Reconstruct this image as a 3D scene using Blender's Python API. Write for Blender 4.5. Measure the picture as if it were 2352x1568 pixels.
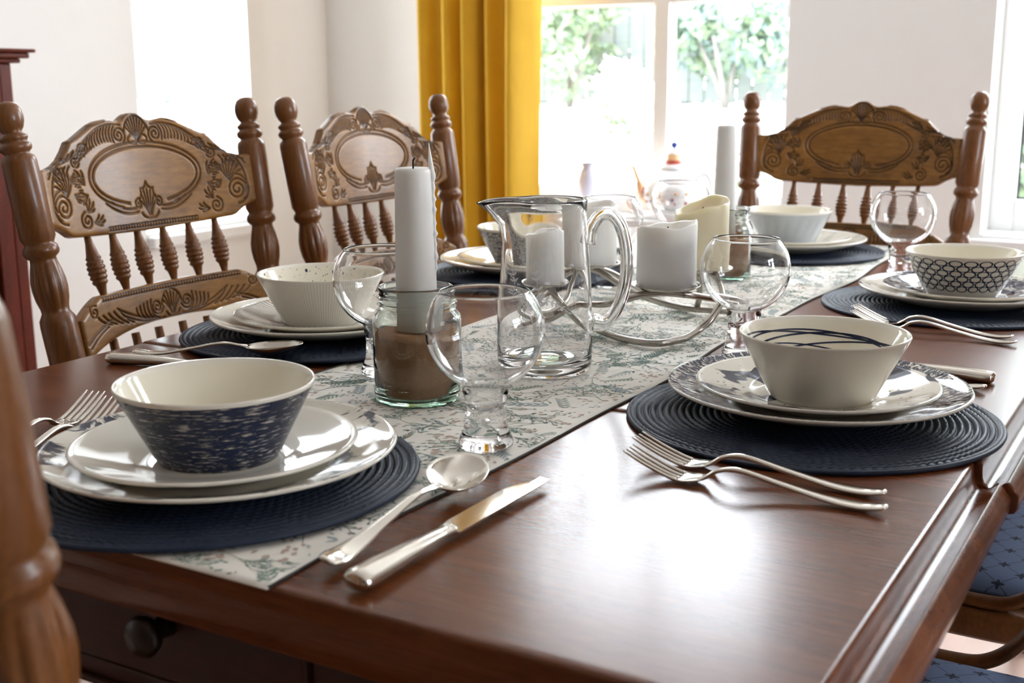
import bpy, bmesh, math, random
import numpy as np
from mathutils import Vector, Matrix
PI = math.pi
sin, cos = math.sin, math.cos
R = math.radians
random.seed(4)
rng = np.random.default_rng(4)
SC = bpy.context.scene
COL = SC.collection
for o in list(bpy.data.objects):
    bpy.data.objects.remove(o)

# ------------------------------------------------------------------ camera
cam = bpy.data.cameras.new('camera')
co = bpy.data.objects.new('camera', cam)
COL.objects.link(co)
SC.camera = co
cam.sensor_width = 36.0
cam.lens = 2765.5 / 2352 * 36.0
cam.clip_start = 0.02
CAM = Vector((0, 0, 1.0678))
_p, _r, _s = 0.21152, -0.00497, R(30.319)
_f = Vector((-sin(_s) * cos(_p), cos(_s) * cos(_p), -sin(_p)))
_rt0 = Vector((cos(_s), sin(_s), 0))
_up0 = _rt0.cross(_f)
_rt = _rt0 * cos(_r) + _up0 * sin(_r)
_up = -_rt0 * sin(_r) + _up0 * cos(_r)
co.matrix_world = Matrix(((_rt.x, _up.x, -_f.x, CAM.x), (_rt.y, _up.y, -_f.y, CAM.y), (_rt.z, _up.z, -_f.z, CAM.z), (0, 0, 0, 1)))
cam.dof.use_dof = True
cam.dof.focus_distance = 1.26
cam.dof.aperture_fstop = 8.0

# ------------------------------------------------------------------ world, light, exposure
SC.view_settings.view_transform = 'Standard'
SC.view_settings.look = 'None'
SC.view_settings.gamma = 1
SC.view_settings.use_curve_mapping = False
SC.view_settings.exposure = 0.12
SC.cycles.max_bounces = 14
SC.cycles.transmission_bounces = 12
SC.cycles.transparent_max_bounces = 16
SC.cycles.diffuse_bounces = 5
SC.cycles.glossy_bounces = 6
SC.cycles.sample_clamp_indirect = 12
SC.cycles.blur_glossy = 0.5
W = bpy.data.worlds.new('sky')
SC.world = W
W.use_nodes = True
W.node_tree.nodes['Background'].inputs[0].default_value = (0.87, 0.93, 1.0, 1)
W.node_tree.nodes['Background'].inputs[1].default_value = 15.0

def portal(name, loc, rot, sx, sy):
    l = bpy.data.lights.new(name, 'AREA')
    l.shape = 'RECTANGLE'
    l.size, l.size_y = sx, sy
    l.cycles.is_portal = True
    o = bpy.data.objects.new(name, l)
    o.location = loc
    o.rotation_euler = rot
    COL.objects.link(o)

XW, YW, XR, YB = -2.73, 3.4, 2.6, -4.0      # inner wall planes
TH = 0.25                                  # wall thickness
portal('portal_a', (-1.55, YW + .05, 1.4), (R(-90), 0, 0), .95, 1.5)
portal('portal_b', (-.02, YW + .05, 1.4), (R(-90), 0, 0), 1.05, 1.5)
portal('portal_c', (XW - .05, 2.765, 1.4), (0, R(-90), 0), 1.5, .5)
portal('portal_d', (XR + .05, 1.35, 1.55), (0, R(90), 0), 1.5, 1.1)

# ------------------------------------------------------------------ node helpers
class NT:
    def __init__(s, name):
        s.m = bpy.data.materials.new(name)
        s.m.use_nodes = True
        s.t = s.m.node_tree
        s.n = s.t.nodes
        s.b = s.n['Principled BSDF']
        s.out = s.n['Material Output']
    def link(s, a, b):
        s.t.links.new(a, b)
    def put(s, sock, v):
        if hasattr(v, 'links') or isinstance(v, bpy.types.NodeSocket):
            s.link(v, sock)
        else:
            sock.default_value = v
    def math(s, op, a, b=None, c=None):
        n = s.n.new('ShaderNodeMath'); n.operation = op
        s.put(n.inputs[0], a)
        if b is not None: s.put(n.inputs[1], b)
        if c is not None: s.put(n.inputs[2], c)
        return n.outputs[0]
    def mix(s, f, a, b):
        n = s.n.new('ShaderNodeMix'); n.data_type = 'RGBA'
        s.put(n.inputs[0], f)
        s.put(n.inputs[6], a if not isinstance(a, tuple) else (*a, 1)[:4])
        s.put(n.inputs[7], b if not isinstance(b, tuple) else (*b, 1)[:4])
        return n.outputs[2]
    def coord(s, kind='Object'):
        return s.n.new('ShaderNodeTexCoord').outputs[kind]
    def vmap(s, v, sc=(1, 1, 1), loc=(0, 0, 0), rot=(0, 0, 0)):
        n = s.n.new('ShaderNodeMapping')
        s.link(v, n.inputs[0]); n.inputs['Scale'].default_value = sc
        n.inputs['Location'].default_value = loc; n.inputs['Rotation'].default_value = rot
        return n.outputs[0]
    def noise(s, v, scale=5, detail=4, rough=.55, dist=0, out=0):
        n = s.n.new('ShaderNodeTexNoise')
        s.link(v, n.inputs['Vector'])
        n.inputs['Scale'].default_value = scale; n.inputs['Detail'].default_value = detail
        n.inputs['Roughness'].default_value = rough; n.inputs['Distortion'].default_value = dist
        return n.outputs[out]
    def voro(s, v, scale=5, feature='F1', out='Distance', rnd=1.0):
        n = s.n.new('ShaderNodeTexVoronoi'); n.feature = feature
        s.link(v, n.inputs['Vector']); n.inputs['Scale'].default_value = scale
        n.inputs['Randomness'].default_value = rnd
        return n.outputs[out]
    def wave(s, v, scale=5, dist=0, dscale=1, d='X', detail=2):
        n = s.n.new('ShaderNodeTexWave'); n.bands_direction = d
        s.link(v, n.inputs['Vector']); n.inputs['Scale'].default_value = scale
        n.inputs['Distortion'].default_value = dist; n.inputs['Detail'].default_value = detail
        n.inputs['Detail Scale'].default_value = dscale
        return n.outputs['Fac']
    def ramp(s, f, stops, interp='LINEAR'):
        n = s.n.new('ShaderNodeValToRGB'); n.color_ramp.interpolation = interp
        e = n.color_ramp.elements
        while len(e) < len(stops): e.new(.5)
        for i, (p, c) in enumerate(stops):
            e[i].position = p
            e[i].color = (c, c, c, 1) if not isinstance(c, tuple) else (*c, 1)[:4]
        s.link(f, n.inputs[0])
        return n.outputs[0]
    def sep(s, v):
        n = s.n.new('ShaderNodeSeparateXYZ'); s.link(v, n.inputs[0]); return n.outputs
    def comb(s, x, y, z):
        n = s.n.new('ShaderNodeCombineXYZ')
        for i, q in enumerate((x, y, z)): s.put(n.inputs[i], q)
        return n.outputs[0]
    def bump(s, h, strength=.3, dist=.001):
        n = s.n.new('ShaderNodeBump'); s.link(h, n.inputs['Height'])
        n.inputs['Strength'].default_value = strength; n.inputs['Distance'].default_value = dist
        s.link(n.outputs[0], s.b.inputs['Normal'])
        return n.outputs[0]
    def set(s, **k):
        for a, v in k.items():
            q = s.b.inputs[a.replace('_', ' ')]
            if isinstance(v, tuple) and len(v) == 3 and q.type == 'RGBA': v = (*v, 1)
            s.put(q, v)
        return s

def plain(name, col, rough=.5, **k):
    t = NT(name); t.set(Base_Color=col, Roughness=rough, **k)
    return t.m

def painted(name, col, rough=.75, amp=.02):
    t = NT(name)
    v = t.coord('Object')
    n = t.noise(v, 3, 5)
    t.set(Base_Color=t.mix(n, tuple(c * (1 - amp) for c in col), tuple(min(1, c * (1 + amp)) for c in col)), Roughness=rough)
    t.bump(t.noise(v, 220, 3), .12, .001)
    return t.m

def wood(name, dark, light, scale=(1, 1, 1), rough=.35, coat=.0, groove=False, bumpk=.15, fleck=(.05, .02, .01), coat_rough=.15, spec=.38):
    """grain runs along local X after scale"""
    t = NT(name)
    v = t.vmap(t.coord('Object'), scale)
    a = t.noise(v, 9, 6, .6, .6)
    b = t.noise(t.vmap(v, (1, 6, 6)), 26, 4, .65)
    w = t.wave(t.vmap(v, (.35, 1, 1)), 9, 7, .8, 'Y', 3)
    f = t.math('ADD', t.math('MULTIPLY', a, .5), t.math('ADD', t.math('MULTIPLY', b, .42), t.math('MULTIPLY', w, .08)))
    f = t.ramp(f, [(.3, 0.), (.7, 1.)])
    c = t.mix(f, dark, light)
    pores = t.ramp(t.noise(t.vmap(v, (1, 14, 14)), 60, 2, .6), [(.60, 0.), (.72, 1.)])
    c = t.mix(t.math('MULTIPLY', pores, .35), c, fleck)
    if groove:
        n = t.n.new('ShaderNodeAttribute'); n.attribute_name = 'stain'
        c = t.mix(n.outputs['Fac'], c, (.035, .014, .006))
    t.set(Base_Color=c, Roughness=t.ramp(b, [(0., rough * .8), (1., rough * 1.25)]), Specular_IOR_Level=spec)
    if coat:
        t.set(Coat_Weight=coat, Coat_Roughness=coat_rough)
    t.bump(t.math('ADD', b, pores), bumpk, .0006)
    return t.m

M = {}
M['wall'] = painted('wall_paint_white', (.86, .845, .815))
M['ceiling'] = painted('ceiling_paint', (.88, .88, .87))
M['trim'] = painted('trim_gloss_white', (.86, .86, .85), .35, .01)
M['oak'] = wood('oak_golden', (.10, .036, .009), (.25, .098, .026), (1, 1, 1), .36, .3)
M['oak_v'] = wood('oak_turned', (.11, .036, .008), (.24, .088, .021), (6, 6, 1.2), .34, .3)
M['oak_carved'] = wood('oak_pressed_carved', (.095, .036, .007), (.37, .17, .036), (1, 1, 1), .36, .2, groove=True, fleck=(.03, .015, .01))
M['mahogany'] = wood('mahogany_red', (.060, .006, .001), (.150, .020, .004), (1, 1, 1), .5, .05, spec=.2)
t = NT('table_top_wood')
v = t.vmap(t.coord('Object'), (1, 1, 1))
a = t.noise(t.vmap(v, (1, 5, 5)), 5, 6, .6, .8)
b = t.noise(t.vmap(v, (1, 22, 22)), 22, 5, .65)
f = t.ramp(t.math('ADD', t.math('MULTIPLY', a, .6), t.math('MULTIPLY', b, .4)), [(.35, 0.), (.68, 1.)])
c = t.mix(f, (.085, .021, .006), (.20, .060, .019))
por = t.ramp(t.noise(t.vmap(v, (1, 40, 40)), 30, 2, .6), [(.56, 0.), (.7, 1.)])
c = t.mix(t.math('MULTIPLY', por, .4), c, (.03, .01, .006))
t.set(Base_Color=c, Roughness=t.ramp(b, [(0., .20), (1., .30)]), Specular_IOR_Level=.36, Coat_Weight=.05, Coat_Roughness=.10)
t.bump(t.math('ADD', b, t.math('MULTIPLY', por, .5)), .06, .0004)
M['table'] = t.m
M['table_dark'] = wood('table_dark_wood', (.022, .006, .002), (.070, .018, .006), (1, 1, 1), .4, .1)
M['table_leg'] = wood('table_leg_wood', (.09, .032, .012), (.22, .085, .03), (5, 5, 1), .3, .4)

t = NT('clear_glass')
t.set(Base_Color=(1, 1, 1), Roughness=0.0, IOR=1.5, Transmission_Weight=1.0)
M['glass'] = t.m
t = NT('green_tinted_glass')
t.set(Base_Color=(.93, .985, .955), Roughness=0.0, IOR=1.5, Transmission_Weight=1.0)
M['jarglass'] = t.m
t = NT('green_glass_foot')
t.set(Base_Color=(.45, .85, .6), Roughness=0.0, IOR=1.5, Transmission_Weight=1.0)
M['jarfoot'] = t.m
t = NT('window_glass')
tr = t.n.new('ShaderNodeBsdfTransparent'); gl = t.n.new('ShaderNodeBsdfGlossy'); gl.inputs['Roughness'].default_value = .01
fr = t.n.new('ShaderNodeFresnel'); fr.inputs[0].default_value = 1.5
mx = t.n.new('ShaderNodeMixShader')
ge = t.n.new('ShaderNodeNewGeometry')
t.link(t.math('MULTIPLY', fr.outputs[0], t.math('SUBTRACT', 1.0, ge.outputs['Backfacing'])), mx.inputs[0]); t.link(tr.outputs[0], mx.inputs[1]); t.link(gl.outputs[0], mx.inputs[2])
t.link(mx.outputs[0], t.out.inputs[0])
M['pane'] = t.m

t = NT('polished_steel')
t.set(Base_Color=(.70, .66, .59), Metallic=1.0, Roughness=.13)
M['steel'] = t.m
t = NT('brushed_nickel')
t.set(Base_Color=(.44, .41, .37), Metallic=1.0, Roughness=t.ramp(t.noise(t.coord(), 60, 3), [(0., .2), (1., .3)]))
M['nickel'] = t.m
t = NT('white_wax')
t.set(Base_Color=t.mix(t.noise(t.coord(), 30, 3), (.85, .835, .80), (.90, .89, .86)), Roughness=.4, Subsurface_Weight=.35, Subsurface_Radius=(.02, .016, .012), Subsurface_Scale=.5)
M['wax'] = t.m
t = NT('cream_wax')
t.set(Base_Color=t.mix(t.noise(t.coord(), 30, 3), (.80, .72, .48), (.86, .79, .58)), Roughness=.4, Subsurface_Weight=.35, Subsurface_Radius=(.02, .016, .01), Subsurface_Scale=.5)
M['wax_cream'] = t.m
M['wick'] = plain('burnt_wick', (.01, .01, .01), .9)
t = NT('brown_sand')
v = t.coord()
t.set(Base_Color=t.mix(t.noise(v, 900, 3, .7), (.27, .115, .05), (.58, .30, .15)), Roughness=.95)
t.bump(t.noise(v, 700, 2), .6, .001)
M['sand'] = t.m
t = NT('navy_woven_straw')
v = t.coord('UV')
n1 = t.noise(t.vmap(v, (420, 60, 1)), 1.0, 2, .6)
t.set(Base_Color=t.mix(n1, (.004, .008, .018), (.019, .034, .072)), Roughness=.5, Specular_IOR_Level=.3)
M['mat'] = t.m

NAVY = (.004, .012, .047)
CREAM = (.87, .82, .71)
CREAM_IN = (.87, .81, .66)
def ceramic(name, mask=None, base=CREAM, ink=NAVY):
    """glazed stoneware; mask(t, u, v) -> ink factor; UV: u = angle 0..1, v = metres along the profile"""
    t = NT(name)
    if mask:
        uv = t.sep(t.coord('UV'))
        c = t.mix(mask(t, uv[0], uv[1]), base, ink)
    else:
        c = (*base, 1)
    t.set(Base_Color=c, Roughness=.07, Specular_IOR_Level=.5)
    return t.m
def m_streak(t, u, v):
    p = t.comb(t.math('MULTIPLY', u, 26), t.math('MULTIPLY', v, 520), 0)
    return t.ramp(t.noise(p, 1.0, 3, .7), [(.55, 1.), (.69, .15)])
def m_mottle(t, u, v):
    p = t.comb(t.math('MULTIPLY', u, 60), t.math('MULTIPLY', v, 240), 0)
    return t.ramp(t.noise(p, 1.0, 4, .75), [(.40, 1.), (.66, .25)])
def m_grid(t, u, v):
    a = t.math('ABSOLUTE', t.math('SINE', t.math('MULTIPLY', u, PI * 150)))
    b = t.math('ABSOLUTE', t.math('SINE', t.math('MULTIPLY', v, PI / .0022)))
    m = t.math('MAXIMUM', t.ramp(a, [(.25, 1.), (.5, 0.)]), t.ramp(b, [(.25, 1.), (.5, 0.)]))
    return t.math('MULTIPLY', m, .75)
def m_ribs(t, u, v):
    a = t.math('ABSOLUTE', t.math('SINE', t.math('MULTIPLY', u, PI * 130)))
    return t.math('MULTIPLY', t.ramp(a, [(.2, 1.), (.5, 0.)]), .22)
def m_radial(t, u, v):
    a = t.math('ABSOLUTE', t.math('SINE', t.math('MULTIPLY', u, PI * 110)))
    return t.math('MULTIPLY', t.ramp(a, [(.35, 1.), (.75, 0.)]), .7)
def polar(t, u, v, k=1.0):
    an = t.math('MULTIPLY', u, 2 * PI)
    return t.comb(t.math('MULTIPLY', t.math('COSINE', an), t.math('MULTIPLY', v, k)), t.math('MULTIPLY', t.math('SINE', an), t.math('MULTIPLY', v, k)), 0)
def m_splat(t, u, v, th=.60, seed=0.):
    p = polar(t, u, v)
    p = t.vmap(p, (1, 1, 1), (seed, seed * .7, seed))
    big = t.ramp(t.noise(p, 17, 2, .5, .4), [(th, 0.), (th + .015, 1.)])
    d = t.voro(p, 130)
    small = t.ramp(d, [(.17, 1.), (.22, 0.)])
    reg = t.ramp(t.noise(p, 22, 2), [(.47, 0.), (.56, 1.)])
    return t.math('MAXIMUM', big, t.math('MULTIPLY', small, reg))
def m_dots(t, u, v):
    p = polar(t, u, v)
    p = t.vmap(p, (1, 1, 1), (.3, .1, 0))
    a = t.ramp(t.voro(t.vmap(p, (1, 1, 1)), 60), [(.13, 1.), (.19, 0.)])
    b = t.ramp(t.voro(t.vmap(p, (1, 1, 1), (3, 1, 0)), 210), [(.16, 1.), (.22, 0.)])
    reg = t.ramp(t.noise(p, 14, 2), [(.45, 0.), (.55, 1.)])
    return t.math('MAXIMUM', a, t.math('MULTIPLY', b, reg))
def m_dash(t, u, v):
    p = t.comb(t.math('MULTIPLY', u, 260), t.math('MULTIPLY', v, 110), 0)
    d = t.ramp(t.noise(p, 1.0, 2, .6), [(.52, 1.), (.58, 0.)])
    rim = t.ramp(v, [(.098, 0.), (.100, 1.)])
    return t.math('MULTIPLY', d, rim)
def m_marble(t, u, v):
    p = polar(t, u, v)
    return t.ramp(t.noise(p, 30, 5, .7, 2.2), [(.47, 1.), (.60, .2)])
def m_rimsplash(t, u, v):
    p = polar(t, u, v)
    s = t.ramp(t.noise(t.vmap(p, (1, 1, 1), (.4, .9, .2)), 15, 4, .7, 1.0), [(.50, 0.), (.54, 1.)])
    return t.math('MULTIPLY', s, t.ramp(v, [(.088, 0.), (.095, 1.)]))
def m_soft(t, u, v):
    p = polar(t, u, v)
    return t.math('MULTIPLY', t.ramp(t.noise(p, 24, 3), [(.52, 0.), (.66, 1.)]), .35)
M['cer'] = ceramic('ceramic_cream')
M['cer_in'] = ceramic('ceramic_bowl_inside', base=CREAM_IN)
M['ink'] = plain('navy_glaze_ink', NAVY, .08)

t = NT('mustard_velvet')
v = t.coord()
c = t.mix(t.noise(t.vmap(v, (1, 1, .4)), 14, 4), (.56, .31, .010), (.74, .45, .022))
t.set(Base_Color=c, Roughness=.8, Sheen_Weight=.25, Sheen_Roughness=.4, Sheen_Tint=(1, .8, .3))
tl = t.n.new('ShaderNodeBsdfTranslucent'); t.link(c, tl.inputs[0])
mx = t.n.new('ShaderNodeMixShader'); mx.inputs[0].default_value = .14
t.link(t.b.outputs[0], mx.inputs[1]); t.link(tl.outputs[0], mx.inputs[2]); t.link(mx.outputs[0], t.out.inputs[0])
M['curtain'] = t.m
t = NT('runner_linen')
v = t.coord()
wv = t.math('ADD', t.wave(v, 900, 1, 1, 'X'), t.wave(v, 900, 1, 1, 'Y'))
t.set(Base_Color=t.mix(t.noise(v, 40, 3), (.84, .80, .71), (.90, .86, .79)), Roughness=.9)
t.bump(wv, .15, .0005)
M['linen'] = t.m
M['hem'] = plain('runner_dark_hem', (.05, .05, .045), .9)
for k, c in dict(sage=(.25, .33, .27), tan=(.52, .40, .32), slate=(.36, .43, .46), forest=(.09, .17, .14), pale=(.48, .53, .50)).items():
    M['leaf_' + k] = plain('print_' + k, c, .9)

t = NT('blue_damask_cushion')
v = t.vmap(t.coord('Object'), (30, 30, 30), (0, 0, 0), (0, 0, R(45)))
s_ = t.sep(v)
def tri(x): return t.math('ABSOLUTE', t.math('SUBTRACT', t.math('FRACT', x), .5))
ax, ay = tri(s_[0]), tri(s_[1])
near0 = lambda q: t.math('SUBTRACT', .5, q)
lx, ly = near0(ax), near0(ay)
latt = t.math('MAXIMUM', t.ramp(lx, [(.015, 1.), (.03, 0.)]), t.ramp(ly, [(.015, 1.), (.03, 0.)]))
dx, dy = t.math('ADD', lx, ly), t.math('ABSOLUTE', t.math('SUBTRACT', lx, ly))
rr = t.math('SQRT', t.math('ADD', t.math('MULTIPLY', lx, lx), t.math('MULTIPLY', ly, ly)))
star = t.math('MULTIPLY', t.ramp(dy, [(.05, 1.), (.08, 0.)]), t.ramp(rr, [(.20, 1.), (.24, 0.)]))
star2 = t.ramp(rr, [(.10, 1.), (.13, 0.)])
msk = t.math('MAXIMUM', t.math('MULTIPLY', latt, .6), t.math('MAXIMUM', star, star2))
rib = t.wave(t.coord('Object'), 260, 0, 1, 'X')
base = t.mix(rib, (.070, .105, .20), (.17, .23, .38))
t.set(Base_Color=t.mix(msk, base, (.006, .012, .035)), Roughness=.85)
t.bump(rib, .3, .0006)
M['damask'] = t.m
M['cord'] = plain('dark_cord', (.01, .012, .03), .8)
t = NT('floor_laminate')
v = t.coord()
s_ = t.sep(v)
pl = t.math('FLOOR', t.math('DIVIDE', s_[0], .19))
g = t.noise(t.vmap(t.comb(t.math('ADD', s_[0], t.math('MULTIPLY', pl, 7.3)), s_[1], 0), (10, 1, 1)), 4, 5, .6)
seam = t.ramp(t.math('ABSOLUTE', t.math('SUBTRACT', t.math('FRACT', t.math('DIVIDE', s_[0], .19)), .5)), [(.488, 0.), (.495, 1.)])
t.set(Base_Color=t.mix(seam, t.mix(g, (.52, .36, .29), (.68, .50, .42)), (.3, .2, .15)), Roughness=.35)
M['floor'] = t.m

# ------------------------------------------------------------------ mesh helpers
def mk(name, verts, faces, mat, parent=None, smooth=True, midx=None, uvs=None, attrs=None):
    me = bpy.data.meshes.new(name)
    me.from_pydata([tuple(v) for v in verts], [], [tuple(f) for f in faces])
    mats = mat if isinstance(mat, (list, tuple)) else [mat]
    for m in mats: me.materials.append(m)
    if midx is not None: me.polygons.foreach_set('material_index', midx)
    if smooth: me.polygons.foreach_set('use_smooth', [True] * len(me.polygons))
    if uvs is not None:
        ul = me.uv_layers.new(name='UVMap')
        flat = []
        for f in uvs:
            for q in f: flat += [q[0], q[1]]
        ul.data.foreach_set('uv', flat)
    if attrs is not None:
        a = me.attributes.new('stain', 'FLOAT', 'POINT')
        a.data.foreach_set('value', attrs)
    me.update()
    o = bpy.data.objects.new(name, me)
    COL.objects.link(o)
    if parent: o.parent = parent
    return o

class G:
    """geometry collector"""
    def __init__(s): s.v, s.f, s.m, s.uv = [], [], [], []
    def add(s, v, f, m=0, uv=None):
        k = len(s.v); s.v += [tuple(q) for q in v]
        s.f += [tuple(i + k for i in q) for q in f]; s.m += ([m] * len(f) if isinstance(m, int) else list(m))
        s.uv += uv if uv is not None else [[(0, 0)] * len(q) for q in f]
        return s
    def box(s, a, b, m=0):
        x0, y0, z0 = a; x1, y1, z1 = b
        return s.add([(x0, y0, z0), (x1, y0, z0), (x1, y1, z0), (x0, y1, z0), (x0, y0, z1), (x1, y0, z1), (x1, y1, z1), (x0, y1, z1)],
                     [(0, 3, 2, 1), (4, 5, 6, 7), (0, 1, 5, 4), (1, 2, 6, 5), (2, 3, 7, 6), (3, 0, 4, 7)], m)
    def lathe(s, prof, seg=48, m=0, mat=None, rfun=None, T=None):
        """prof [(r,z)] ; m int or list per segment ; closes at r=0"""
        v, f, mi, uv = [], [], [], []
        arc = [0.0]
        for i in range(1, len(prof)):
            arc.append(arc[-1] + math.hypot(prof[i][0] - prof[i - 1][0], prof[i][1] - prof[i - 1][1]))
        idx = []
        for (r, z) in prof:
            if r < 1e-7:
                idx.append([len(v)] * seg); v.append(Vector((0, 0, z)))
            else:
                row = []
                for k in range(seg):
                    th = 2 * PI * k / seg
                    rr = rfun(r, z, th) if rfun else r
                    row.append(len(v)); v.append(Vector((rr * cos(th), rr * sin(th), z)))
                idx.append(row)
        for i in range(len(prof) - 1):
            mm = m if isinstance(m, int) else m[i]
            for k in range(seg):
                a, b, c, d = idx[i][k], idx[i][(k + 1) % seg], idx[i + 1][(k + 1) % seg], idx[i + 1][k]
                u0, u1 = k / seg, (k + 1) / seg
                q = [(a, (u0, arc[i])), (b, (u1, arc[i])), (c, (u1, arc[i + 1])), (d, (u0, arc[i + 1]))]
                if a == b: q.pop(1)
                elif c == d: q.pop(3)
                if len({x[0] for x in q}) < 3: continue
                f.append(tuple(x[0] for x in q)); uv.append([x[1] for x in q]); mi.append(mm)
        if T is not None: v = [T @ q for q in v]
        return s.add(v, f, mi, uv)
    def tube(s, pts, rad, seg=10, m=0, flat=None, cap=True, upv=None):
        """swept section; rad float or list; flat = (w,h) multipliers list"""
        pts = [Vector(p) for p in pts]; n = len(pts)
        rad = rad if isinstance(rad, (list, tuple)) else [rad] * n
        up = Vector(upv) if upv else Vector((0, 0, 1))
        v = []; N = None
        for i in range(n):
            t_ = (pts[min(i + 1, n - 1)] - pts[max(i - 1, 0)]).normalized()
            if N is None or upv:
                N = t_.cross(up)
                if N.length < 1e-4: N = t_.cross(Vector((1, 0, 0)))
                N.normalize()
            else:
                N = (N - t_ * N.dot(t_)).normalized()
            B = N.cross(t_)
            fw, fh = flat[i] if isinstance(flat, list) else (flat or (1, 1))
            for k in range(seg):
                a = 2 * PI * k / seg
                v.append(pts[i] + N * (cos(a) * rad[i] * fw) + B * (sin(a) * rad[i] * fh))
        f = [(i * seg + k, i * seg + (k + 1) % seg, (i + 1) * seg + (k + 1) % seg, (i + 1) * seg + k) for i in range(n - 1) for k in range(seg)]
        if cap:
            f.append(tuple(range(seg - 1, -1, -1))); f.append(tuple((n - 1) * seg + k for k in range(seg)))
        return s.add(v, f, m)
    def sphere(s, c, r, seg=16, m=0, sc=(1, 1, 1)):
        pr = [(r * sin(PI * i / 10), -r * cos(PI * i / 10)) for i in range(11)]
        pr[0] = (0, -r); pr[-1] = (0, r)
        return s.lathe(pr, seg, m, T=Matrix.Translation(c) @ Matrix.Diagonal((*sc, 1)))
    def build(s, name, mat, parent=None, smooth=True, uv=False):
        return mk(name, s.v, s.f, mat, parent, smooth, s.m if isinstance(mat, (list, tuple)) else None, s.uv if uv else None)

def bevel(o, w=.003, seg=2, ang=40):
    b = o.modifiers.new('bevel', 'BEVEL'); b.width = w; b.segments = seg; b.limit_method = 'ANGLE'; b.angle_limit = R(ang)
    return o
def shade_flatish(o, ang=35):
    e = o.modifiers.new('split', 'EDGE_SPLIT'); e.split_angle = R(ang); return o
def tag(o, label=None, cat=None, group=None, kind=None):
    if label: o['label'] = label
    if cat: o['category'] = cat
    if group: o['group'] = group
    if kind: o['kind'] = kind
    return o
def empty(name, loc, rz=0, label=None, cat=None, group=None):
    o = bpy.data.objects.new(name, None); o.empty_display_size = .05
    COL.objects.link(o); o.location = loc; o.rotation_euler = (0, 0, rz)
    return tag(o, label, cat, group)
def copy_tree(o, parent=None):
    c = o.copy(); COL.objects.link(c)
    if parent: c.parent = parent
    for ch in list(o.children): copy_tree(ch, c)
    return c
def spline(pts, n=8):
    """catmull-rom"""
    P = [Vector(p) for p in pts]; P = [P[0] * 2 - P[1]] + P + [P[-1] * 2 - P[-2]]
    out = []
    for i in range(1, len(P) - 2):
        for k in range(n):
            u = k / n; a, b, c, d = P[i - 1], P[i], P[i + 1], P[i + 2]
            out.append(.5 * ((2 * b) + (c - a) * u + (2 * a - 5 * b + 4 * c - d) * u * u + (3 * b - a - 3 * c + d) * u ** 3))
    out.append(P[-2]); return out
def interp(x, xs, ys): return float(np.interp(x, xs, ys))
def struct(o): o['kind'] = 'structure'; return o

# ------------------------------------------------------------------ room shell
def wall_with_holes(name, axis, plane, thick, lo, hi, z0, z1, holes):
    """axis 'x': wall is plane x=plane spanning y lo..hi; thick signed outward; holes (a,b,za,zb)"""
    g = G()
    xs = sorted({lo, hi, *[h[0] for h in holes], *[h[1] for h in holes]})
    zs = sorted({z0, z1, *[h[2] for h in holes], *[h[3] for h in holes]})
    for i in range(len(xs) - 1):
        for j in range(len(zs) - 1):
            a, b, c, d = xs[i], xs[i + 1], zs[j], zs[j + 1]
            if any(h[0] <= a and b <= h[1] and h[2] <= c and d <= h[3] for h in holes): continue
            p0, p1 = sorted((plane, plane + thick))
            if axis == 'x': g.box((p0, a, c), (p1, b, d))
            else: g.box((a, p0, c), (b, p1, d))
    return struct(g.build(name, M['wall'], smooth=False))
ZC = 2.5
SILL = .655
H_A = (-2.12, -1.084, SILL, 2.33)
H_B = (-.537, .55, SILL, 2.33)
H_C = (2.527, 3.004, .625, 2.15)
H_D = (.8, 1.9, .85, 2.25)
wall_with_holes('wall_back', 'y', YW, TH, XW - TH, XR + TH, 0, ZC, [H_A, H_B])
wall_with_holes('wall_left', 'x', XW, -TH, YB - TH, YW, 0, ZC, [H_C])
wall_with_holes('wall_right', 'x', XR, TH, YB - TH, YW, 0, ZC, [H_D])
wall_with_holes('wall_front', 'y', YB, -TH, XW, XR, 0, ZC, []).data.materials[0] = painted('wall_paint_taupe', (.30, .26, .22))
struct(G().box((XW - TH, YB - TH, -.08), (XR + TH, YW + TH, 0)).build('floor', M['floor'], smooth=False))
struct(G().box((XW - TH, YB - TH, ZC), (XR + TH, YW + TH, ZC + .1)).build('ceiling', M['ceiling'], smooth=False))
def skirting(name, a, b): struct(bevel(G().box(a, b).build(name, M['trim'], smooth=False), .006, 2))
skirting('baseboard_back', (XW, YW - .016, 0), (XR, YW, .12))
skirting('baseboard_left', (XW, YB, 0), (XW + .016, YW - .016, .12))
skirting('baseboard_right', (XR - .016, YB, 0), (XR, YW - .016, .12))

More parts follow.
